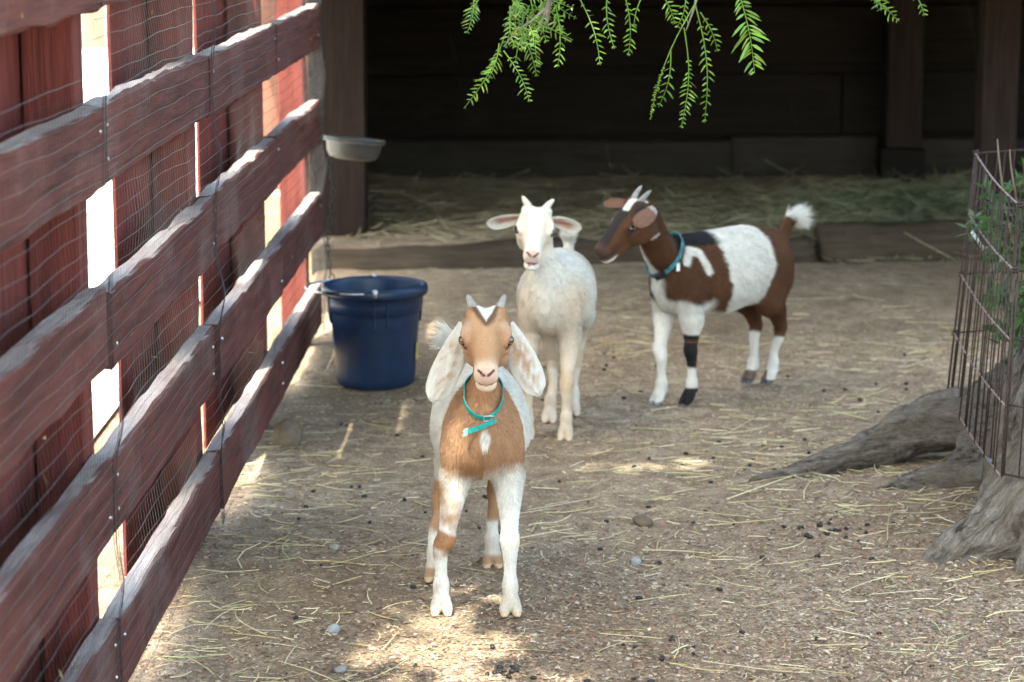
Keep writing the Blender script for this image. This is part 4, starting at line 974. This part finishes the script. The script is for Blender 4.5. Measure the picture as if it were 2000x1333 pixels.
    # horns
    for s in (1, -1):
        hb, hdv, hbn, hl, hr = sp['horn']
        Vh, Fh = horn_mesh(hp(hb[0], s*hb[1], hb[2]), HR@np.array([hdv[0], s*hdv[1], hdv[2]]), HR@np.array([hbn[0], s*hbn[1], hbn[2]]), hl*hs, hr*hs)
        mesh('horn', Vh, Fh, sp.get('hornmat', M_HORN), root, smooth=True)
    # ears
    for s, e in zip((1, -1), sp['ears']):
        b_ = hp(e['base'][0], s*e['base'][1], e['base'][2])
        Ve, Fe, UV = ear_mesh(b_, Lv(e['d']), None, e['L'], e['W'], Lv(e['bend']), e.get('cup', .25), Lv(e['n']), e.get('twist', 0.), fold=e.get('fold', 0.))
        ce = e['col'](Ve, UV)
        eo = mesh('ear', Ve, Fe, M_EAR, root, ce, True)
        Pe, fe = sample_surface(Ve, Fe, 3500, rg); Ne = vnormals(Ve, Fe)[fe].mean(1); Ne /= np.linalg.norm(Ne, axis=1)[:, None]+1e-9
        uve = UV[fe].mean(1); de = Lv(e['d'])[None]+rg.normal(0, .15, (len(Pe), 3)); de = de-Ne*(de*Ne).sum(1)[:, None]; de /= np.linalg.norm(de, axis=1)[:, None]+1e-9
        hair('ear_hair', Pe, de, Ne, rg.uniform(.0018, .004, len(Pe)), .00028, np.clip(e['col'](Pe, uve)*rg.uniform(.85, 1.1, (len(Pe), 1)), 0, .93), M_FUR, eo, rg)
    sp['after'](root, dict(hp=hp, HR=HR, nb=nb, mid=mid, ne=ne, L=L, Lv=Lv, B=B, hs=hs, V=V)) if 'after' in sp else None
    return root

WHITE = np.array((.67, .638, .588)); PINK = lin(200, 150, 135)
# --- tan and white kid standing in front
TAN = lin(188, 149, 116)*.84; TAN2 = lin(164, 119, 86)*.84; DK = lin(70, 50, 40)
def coat1(P, H, B):
    n1, n2, n3 = fbm(P, 22, 3), fbm(P+3, 60, 2), fbm(P+7, 9, 2)
    c = np.tile(TAN, (len(P), 1)); c = mixn(c, .5+.8*n3, TAN2*1.08)
    x, y, z = P[:, 0], P[:, 1], P[:, 2]
    side = soft(B/2-.035+.012*n1-x, .006)*soft(x+B/2+.01+.02*n1, .006)*soft(z-.24+.02*n1, .01); c = mixn(c, side, WHITE)
    c = mixn(c, soft(1-np.hypot((y-.002)/(.0085+.1*np.clip(z-.39, -.02, .02)), (z-.40)/.024)+.4*n1, .3)*soft(x-B/2-.03), WHITE)
    # legs
    fl = (x > 0) & (z < .345)
    L_ = fl & (y > 0); c = mixn(c, L_*soft(.325+.02*n1-z, .02), WHITE); c = mixn(c, L_*soft(.02-np.hypot(z-.165, (y-.085)*1.)+.006*n1, .008)*.35, lin(215, 185, 130))
    R_ = fl & (y < 0); c = mixn(c, R_*soft(.31-z+.02*n1, .02)*np.clip(.55+.9*n1+.5*n2, 0, 1), WHITE)
    c = mixn(c, R_*soft(.13-z+.012*n1, .008), WHITE); c = mixn(c, R_*soft(.019-np.abs(z-.158+.3*(y+.06))+.006*n1, .005)*soft(x-.15), TAN2)
    c = mixn(c, (x < 0)*soft(.115-z+.015*n1, .01), WHITE); c = mixn(c, (x < 0)*soft(.035-z, .006), TAN*.8)
    c = mixn(c, soft(.07-z+.04*n1, .04)*.42, lin(158, 130, 102)); c = mixn(c, (z < .016)*.8, lin(190, 160, 130)); c = mixn(c, (z < .007)*1., lin(90, 70, 55))
    hx, hy, hz = H.T; hm = head_mask(H)
    # head
    ch = np.tile(TAN*1.0, (len(P), 1)); ch = mixn(ch, soft(hx-.10, .05)*.35, TAN2); ch = mixn(ch, soft(np.abs(hy)-.022, .012)*soft(hx-.075, .02)*soft(.14-hx, .02)*.55, TAN2*.8); ch = mixn(ch, np.clip(.5*n1+.35*n2, 0, .4), TAN2*.85)
    w_ = .026*(1-(hx+.004)/.058)+.003*n1+.002*n2; bl = np.abs(hy)
    top = soft(hz+.035, .01)
    ch = mixn(ch, top*soft(w_+.0125+.005*n1-bl, .006)*soft(.068-hx, .006)*soft(hx-.0, .02)*.85, DK*1.25)
    ch = mixn(ch, top*soft(w_-bl, .0025), WHITE*1.03)
    ch = mixn(ch, soft(.03-hx+.006*n1, .012)*soft(bl-.03)*.5, TAN2*.9)
    for s in (1, -1):
        dl = seg_d(H, (.074, s*.048, -.026), (.108, s*.034, -.050)); ch = mixn(ch, soft(.0048-dl+.0012*n1, .002)*.9, DK*.8)
        de = np.linalg.norm((H-np.array([.0630, s*.0500, -.0165]))*np.array([1, 1, 1.15]), axis=1); ch = mixn(ch, soft(.0150-de, .002)*.8, DK*.9)
        db = np.linalg.norm(H-np.array([.05, s*.045, .006]), axis=1); ch = mixn(ch, soft(.014-db, .006)*.15, WHITE*.8)
    ch = mixn(ch, soft(hx-.146+.012*n1+.25*np.abs(hy), .018)*.78, lin(202, 180, 160)); ch = mixn(ch, soft(-.070-hz, .006)*soft(hx-.135+.3*np.abs(hy), .02)*.7, lin(198, 174, 152))
    ch = mixn(ch, soft(.012-np.hypot(hx-.176, (np.abs(hy)-.004)*.8), .004)*soft(hz+.064, .004)*.5, lin(190, 150, 140))
    nos = seg_d(np.stack([hx, bl, hz], 1), (.178, .0045, -.047), (.166, .0155, -.040)); ch = mixn(ch, soft(.0036-nos, .0012), lin(80, 52, 48)); ch = mixn(ch, soft(.0016-seg_d(H, (.181, 0, -.054), (.182, 0, -.071)), .001)*.8, lin(105, 72, 64))
    ch = mixn(ch, soft(.0020-np.abs(hz+.0724-.09*bl), .0010)*soft(hx-.137, .006)*.9, lin(105, 70, 62))
    return np.where(hm[:, None], ch, c)
def earcol1(V, UV):
    n = fbm(V*np.array([1, 1, .5]), 260, 2); n0 = fbm(V, 30, 2); c = np.tile(WHITE*.97, (len(V), 1))
    m = sstep(.12, .4, UV[:, 0])*sstep(1.02, .75, UV[:, 0])*sstep(.95, .35, np.abs(UV[:, 1]))
    return mixn(c, m*soft(n-.02+.5*n0, .2)*.85, TAN*1.05)
def after1(root, k):
    # teal collar: a loose band round the neck base, buckle and frayed end
    b, pt, fr, upv = collar_ring(root, 'collar', k['V'], k['nb']*.10+k['mid']*.90+np.array([.012, 0, -.004]), (.55, 0, .83), .012, .0024, M_TEAL, .004, .006)
    f0 = pt(0.)
    m = MB(); yy = np.array([0, 1., 0])
    for p, q in (((.018, .007), (-.004, .007)), ((-.004, .007), (-.004, -.008)), ((-.004, -.008), (.018, -.008)), ((.018, -.008), (.018, .007))):
        m.tube([f0+yy*(p[0])+upv*p[1]+fr*.003, f0+yy*q[0]+upv*q[1]+fr*.003], .0013, 6)
    m.build('buckle', M_ZINC, b)
    m = MB(); m.tube([f0+yy*-.038+upv*.004-fr*.010, f0+yy*-.038+upv*-.012-fr*.009], .0014, 6); m.build('keeper', M_ZINC, b)
    # loose strap end
    s = np.linspace(0, 1, 10); ctr = f0+np.outer(.022-.060*s, yy)+np.outer(-.002-.022*s**1.3, [0, 0, 1])+np.outer(.006+.005*np.sin(s*3), fr)
    V, Fc = [], []
    for i in range(10):
        for dz, df in ((-.0058, 0), (.0058, 0), (.0058, .0022), (-.0058, .0022)): V.append(ctr[i]+np.array([0, .25*dz, dz])+fr*df)
    for i in range(9):
        for j in range(4): Fc.append((i*4+j, (i+1)*4+j, (i+1)*4+(j+1) % 4, i*4+(j+1) % 4))
    Fc += [(0, 1, 2, 3), (39, 38, 37, 36)]
    mesh('strap_end', V, Fc, M_TEAL, b)
    rg = np.random.default_rng(5); n = 160; e = ctr[-1]+np.stack([rg.uniform(0, .002, n), rg.uniform(-.001, .001, n), rg.uniform(-.006, .006, n)], 1)
    hair('frayed_threads', e, np.tile([0, -.93, -.36], (n, 1))+rg.normal(0, .3, (n, 3)), np.tile(fr, (n, 1)), rg.uniform(.004, .009, n), .0004, np.tile(lin(190, 225, 215), (n, 1))*rg.uniform(.6, 1, (n, 1)), M_FUR, b, rg)

G1 = dict(seed=1, loc=(-.070, 5.235), heading=(.045, -1), B=.29, dz=.015, wid=.95, label='tan and white goat kid with long drooping ears facing the camera in front', poll=at(950, 627, 5.15), face=(.004, -.965, -.26), hs=.97, neck=.62,
    feet=[(-.004, 5.065), (-.154, 5.068), (-.046, 5.44), (-.177, 5.33)], splay=1.15, leg=.92,
    tail=[(-.225, 0, .455), (-.262, -.014, .497), (-.285, -.044, .522), (-.290, -.068, .528)], tuft=2000, tuftlen=.72, tuftdir=(0, -.35, .1),
    tailcol=lambda t, z: (WHITE*.95 if t > .45 or z < -.2 else (DK*1.6 if z > .5 else TAN)),
    horn=((.003, .028, .030), (-.50, .34, .80), (-.20, .06, -.1), .034, .0112),
    ears=[dict(base=(.002, .045, -.008), d=(.36, -.05, -.85), bend=(.10, -.02, -.15), L=.142, W=.064, n=(.25, -1, .1), cup=-.22, twist=.15, col=earcol1),
          dict(base=(.002, .045, -.008), d=(-.36, -.05, -.85), bend=(-.10, -.02, -.18), L=.150, W=.064, n=(-.25, -1, .1), cup=-.22, twist=-.15, col=earcol1)],
    eye=1.08, coat=coat1, eyemat=eye_mat('amber eye', (.32, .13, .03)), after=after1, hairs=105000)

# --- white kid behind it
CREAM = np.array((.675, .638, .58)); TINGE = lin(205, 176, 142)
def coat2(P, H, B):
    n1, n3 = fbm(P, 20, 3), fbm(P+4, 7, 2); x, y, z = P.T
    c = np.tile(CREAM, (len(P), 1)); c = mixn(c, np.clip(.18+.5*n3, 0, .5), TINGE)
    c = mixn(c, soft(x-B/2+.06, .05)*soft(np.abs(y)-.035, .035)*soft(.42-z, .08)*.45, TINGE*.95)
    c = mixn(c, soft(z-.44, .04)*.5, WHITE); leg = soft(.28-z, .02)
    c = mixn(c, leg*soft(.03-np.abs(z-.17)+.01*n1, .012)*.6, TINGE*.75); c = mixn(c, soft(.06-z+.03*n1, .03)*.35, lin(165, 138, 110)); c = mixn(c, (z < .02)*.6, lin(200, 175, 150)); c = mixn(c, (z < .007)*.9, lin(110, 90, 80))
    c = mixn(c, leg*(x < 0)*soft(.4*n1+.1, .2)*.5, TINGE*.85)
    hx, hy, hz = H.T; bl = np.abs(hy); hm = head_mask(H)
    ch = np.tile(CREAM*1.02, (len(P), 1)); ch = mixn(ch, soft(bl-.018, .012)*soft(hx-.02, .03)*.4, TINGE)
    for s in (1, -1):
        de = np.linalg.norm((H-np.array([.0630, s*.0500, -.0165]))*np.array([1, 1, 1.2]), axis=1); ch = mixn(ch, soft(.0132-de, .002)*.85, lin(90, 65, 60))
    ch = mixn(ch, soft(.017-np.hypot(hx-.178, bl*.9), .005)*soft(hz+.062, .005)*.75, lin(190, 150, 138))
    q = np.stack([hx, bl, hz], 1); nos = seg_d(q, (.178, .0045, -.047), (.166, .0155, -.040)); ch = mixn(ch, soft(.0036-nos, .0012), lin(95, 62, 58))
    mth = seg_d(q, (.174, .003, -.073), (.140, .0235, -.072)); ch = mixn(ch, soft(.0052-mth, .002), lin(135, 75, 72))
    return np.where(hm[:, None], ch, c)
def earcol2(V, UV):
    c = np.tile(CREAM, (len(V), 1)); n = fbm(V, 40, 2)
    return mixn(c, sstep(.75, .15, np.abs(UV[:, 1]-.1)+.15*n)*sstep(.95, .6, UV[:, 0])*.85, lin(150, 92, 66))
def after2(root, k):
    hp, HR, hs = k['hp'], k['HR'], k['hs']      # tongue just showing in the open mouth
    s = np.linspace(0, 1, 8); C = np.array([hp(.135+.038*t, -.006*t, -.077-.003*t) for t in s])
    V, Fc = tube(C, np.array([.007, .0085, .009, .009, .0085, .0075, .006, .002])*hs, 10)
    Vc = (V-C.repeat(10, 0))@HR; Vc[:, 2] *= .42; V = C.repeat(10, 0)+Vc@HR.T
    mesh('tongue', V, Fc, plain('tongue', lin(190, 110, 112), .35, 0, 40, .1, .1), root, smooth=True)
G2 = dict(seed=2, loc=(.130, 6.98), heading=(-.16, -1), B=.30, dz=.01, wid=.99, label='cream white goat kid with sideways ears standing behind the tan kid', poll=at(1047, 424, 6.90), face=(-.045, -.94, -.28), up=(.10, 0, 1), hs=.97, neck=1.0, jaw=.006,
    feet=[(.155, 6.765), (.045, 6.77), (.185, 7.10), (.113, 7.0)], leg=.92, furlen=.8,
    tail=[(-.228, 0, .452), (-.25, 0, .478), (-.262, 0, .500), (-.262, 0, .517)], tuft=1300, tuftlen=.55, tailcol=lambda t, z: WHITE,
    horn=((.003, .026, .032), (-.45, .50, .74), (-.20, .12, -.1), .034, .0115), hornmat=plain('pale horn', (.62, .55, .47), .55, 0, 55, .2, .3),
    ears=[dict(base=(-.004, .047, -.010), d=(.98, -.30, .0), bend=(.05, .06, -.25), L=.082, W=.043, n=(.1, -1, -.1), cup=.38, fold=-.15, twist=.25, col=earcol2),
          dict(base=(-.004, .047, -.010), d=(-.98, -.25, -.10), bend=(-.1, .05, -.05), L=.088, W=.041, n=(-.1, -1, -.15), cup=.35, fold=.1, twist=-.2, col=earcol2)],
    eye=1.12, coat=coat2, eyemat=eye_mat('dark eye', (.05, .04, .045)), after=after2, hairs=90000)

# --- brown and white kid on the right
CHOC = lin(82, 53, 35); CHOC2 = lin(108, 72, 47); BLK = np.array((.014, .013, .014))
def coat3(P, H, B):
    n1, n2, n3 = fbm(P, 18, 3), fbm(P+3, 55, 2), fbm(P+7, 9, 2); x, y, z = P.T
    c = np.tile(CHOC, (len(P), 1)); c = mixn(c, np.clip(.25+.7*n3, 0, 1)*.6, CHOC2)
    wv = .018*n1+.008*n2
    # wide white band round the barrel
    fr_ = .075-.15*np.clip(.40-z, -.05, .2); bk = -.140+.40*np.clip(.42-z, 0, .2)+.25*np.clip(z-.46, 0, .1)
    c = mixn(c, soft(fr_+wv-x, .006)*soft(x-bk+wv, .006)*soft(z-.245, .01), WHITE)
    c = mixn(c, soft(.275-z+.012*n1, .012)*soft(z-.22)*soft(x-bk, .01)*soft(.24-x, .01), WHITE)
    # dark back stripe
    c = mixn(c, soft(z-.488+.006*n1, .006)*soft(x-.075, .02)*soft(.26-x, .02), BLK)
    # white hook on the shoulder
    dh = np.minimum(seg_d(P*np.array([1, 0, 1]), (.218, 0, .447), (.197, 0, .476)), np.minimum(seg_d(P*np.array([1, 0, 1]), (.197, 0, .476), (.165, 0, .466)), seg_d(P*np.array([1, 0, 1]), (.165, 0, .466), (.148, 0, .412))))
    c = mixn(c, soft(.0135+.005*n1-dh, .003)*(y > .02), WHITE)
    # white chest front, throat
    c = mixn(c, soft(x-B/2-.035-.3*np.clip(z-.40, 0, 1)+.012*n1, .008)*soft(.022+.012*n1-np.abs(y-.008), .008)*soft(z-.30, .02), WHITE)
    c = mixn(c, soft(.315-z+.02*n1+.25*np.clip(x-.2, 0, .1), .01)*soft(x-.12, .02), WHITE)
    # legs
    ff = G3['_f']; nl_ = np.hypot(x-ff[0][0], y-ff[0][1]) < np.hypot(x-ff[1][0], y-ff[1][1]); FL = (x > .05) & nl_ & (z < .265); FR = (x > .05) & ~nl_ & (z < .265); HI = (x < -.08)
    c = mixn(c, FL.astype(float), WHITE); c = mixn(c, FL*soft(.053-np.abs(z-.168)+.006*n1, .004), BLK); c = mixn(c, FL*soft(.005-np.abs(z-.198), .003)*.8, CHOC2)
    c = mixn(c, FL*soft(.052-z+.004*n1, .003), BLK); c = mixn(c, FL*soft(ff[0][0]-.004-x, .003)*soft(.055-np.abs(z-.165))*.9, CHOC2)
    c = mixn(c, FR.astype(float), WHITE); c = mixn(c, FR*(z < .012)*.8, lin(110, 110, 115))
    c = mixn(c, HI*soft(.155-z+.012*n1+.3*(x+.25), .006), WHITE); c = mixn(c, HI*(y < 0)*soft(.045-z+.006*n1, .004)*soft(z-.012)*.9, CHOC); c = mixn(c, HI*(z < .018)*.9, lin(60, 60, 70))
    hx, hy, hz = H.T; bl = np.abs(hy); hm = head_mask(H)
    ch = np.tile(CHOC*1.05, (len(P), 1)); ch = mixn(ch, np.clip(.3+.6*n3+soft(hx-.08, .04)*.3, 0, 1)*.6, CHOC2)
    ch = mixn(ch, soft(.024-bl+.004*n1, .006)*soft(hz+.045+.30*np.clip(hx-.03, 0, .2)*1.0, .006)*soft(.165-hx, .01)*soft(hx-.03, .01)*.93, BLK*1.5)
    ch = mixn(ch, soft(bl-.03)*soft(hx-.0, .01)*soft(.05-hx, .01)*soft(hz+.02, .01)*.8, BLK*2)
    ch = mixn(ch, soft(.017+.004*n1-bl, .003)*soft(hz+.03, .01)*soft(.05-hx-.4*bl, .004), WHITE)
    for s in (1, -1):
        dl = seg_d(H, (.073, s*.048, -.027), (.100, s*.036, -.048)); ch = mixn(ch, soft(.0045-dl, .002)*.9, BLK*2)
        de = np.linalg.norm((H-np.array([.0630, s*.0500, -.0165]))*np.array([1, 1, 1.15]), axis=1); ch = mixn(ch, soft(.0145-de, .003)*.85, BLK*2)
    ch = mixn(ch, soft(hx-.150, .008)*.8, lin(70, 52, 48)); ch = mixn(ch, soft(-.083-hz, .003)*soft(hx-.125, .01), WHITE)
    ch = mixn(ch, soft(-.088-hz, .006)*soft(.06-hx, .02)*soft(.02-bl, .006), WHITE)
    q = np.stack([hx, bl, hz], 1); mth = seg_d(q, (.174, .003, -.0705), (.135, .0240, -.068)); ch = mixn(ch, soft(.0038-mth, .0012), lin(40, 26, 26))
    return np.where(hm[:, None], ch, c)
def earcol3(V, UV):
    n = fbm(V, 60, 3); c = np.tile(lin(140, 106, 90), (len(V), 1)); c = mixn(c, soft(.18+.2*n-UV[:, 0], .05), WHITE*.9)
    return mixn(c, np.clip(.2+.7*n, 0, 1)*.5, CHOC2*1.2)
def after3(root, k):
    ax = k['ne']-k['nb']; ax /= np.linalg.norm(ax)
    b, pt, fr, ax = collar_ring(root, 'collar', k['V'], k['nb']*.40+k['mid']*.60, ax, .021, .0026, M_TEAL2, .005, .004)
    C = pt(0.)*.5+pt(math.pi)*.5; e1 = pt(.45)-pt(.25); t1 = e1/np.linalg.norm(e1); n1 = np.cross(t1, ax); n1 = n1 if n1@(pt(.35)-C) > 0 else -n1
    m = MB(); c0 = pt(.35, .001)
    for s0, s1, w_, d_ in ((-.020, -.004, .012, .009), (-.003, .016, .012, .010)):
        q = [c0+t1*s+ax*wv*w_+n1*d for s in (s0, s1) for wv in (-1, 1) for d in (0, d_)]
        m.add(q, [(0, 1, 3, 2), (4, 6, 7, 5), (0, 4, 5, 1), (2, 3, 7, 6), (0, 2, 6, 4), (1, 5, 7, 3)])
    m.build('clip_buckle', M_BLACKP, b)
    sdv = np.array([0, 1., 0]); p = pt(1.35, .004)-.008*ax; m = MB(); dn = np.array([0, 0, -1.])
    w_ = np.cross(dn, sdv); m.add([p-w_*.006, p+w_*.006, p+w_*.007+dn*.024, p-w_*.007+dn*.024, p-w_*.006+sdv*.002, p+w_*.006+sdv*.002, p+w_*.007+dn*.024+sdv*.002, p-w_*.007+dn*.024+sdv*.002], [(0, 1, 2, 3), (7, 6, 5, 4), (0, 4, 5, 1), (1, 5, 6, 2), (2, 6, 7, 3), (3, 7, 4, 0)])
    m.build('tag', plain('white tag', (.7, .72, .72), .5, 0, 30, .05, 0), b)
G3 = dict(seed=3, loc=(.650, 7.42), heading=(-.76, -.65), B=.40, dz=.005, deep=1.10, low=-.03, wid=1.0, label='brown and white goat kid with blue collar looking left on the right', poll=at(1250, 410, 7.15), face=(-.150, -.058, -.078), up=(.05, -.12, 1), hs=1.0, neck=1.0,
    feet=[(.550, 7.262), (.457, 7.255), (.832, 7.575), (.770, 7.590)], leg=.95, footdir=(1, 0),
    tail=[(-.27, 0, .462), (-.288, 0, .500), (-.304, 0, .520), (-.332, 0, .526)], tuft=2600, tuftlen=1.05, tuftdir=(-.55, 0, -.10), tailcol=lambda t, z: (WHITE if t > .55 else CHOC*.7),
    horn=((-.002, .022, .030), (-.70, .14, .68), (-.35, .05, -.15), .040, .0100),
    ears=[dict(base=(-.030, .044, -.002), d=(-.35, -.85, -.20), bend=(-.42, .12, -.25), L=.082, W=.050, n=(.35, -1, .3), cup=-.15, fold=0, twist=.5, col=earcol3),
          dict(base=(-.006, .046, -.006), d=(-.85, .45, .22), bend=(-.25, 0, -.20), L=.082, W=.031, n=(-.2, -.9, .5), cup=.25, twist=.2, col=earcol3)],
    coat=coat3, eyemat=eye_mat('brown eye', (.06, .03, .015)), after=after3, hairs=105000, furlen=1.15)
for g in (G1, G2, G3): build_goat(g)
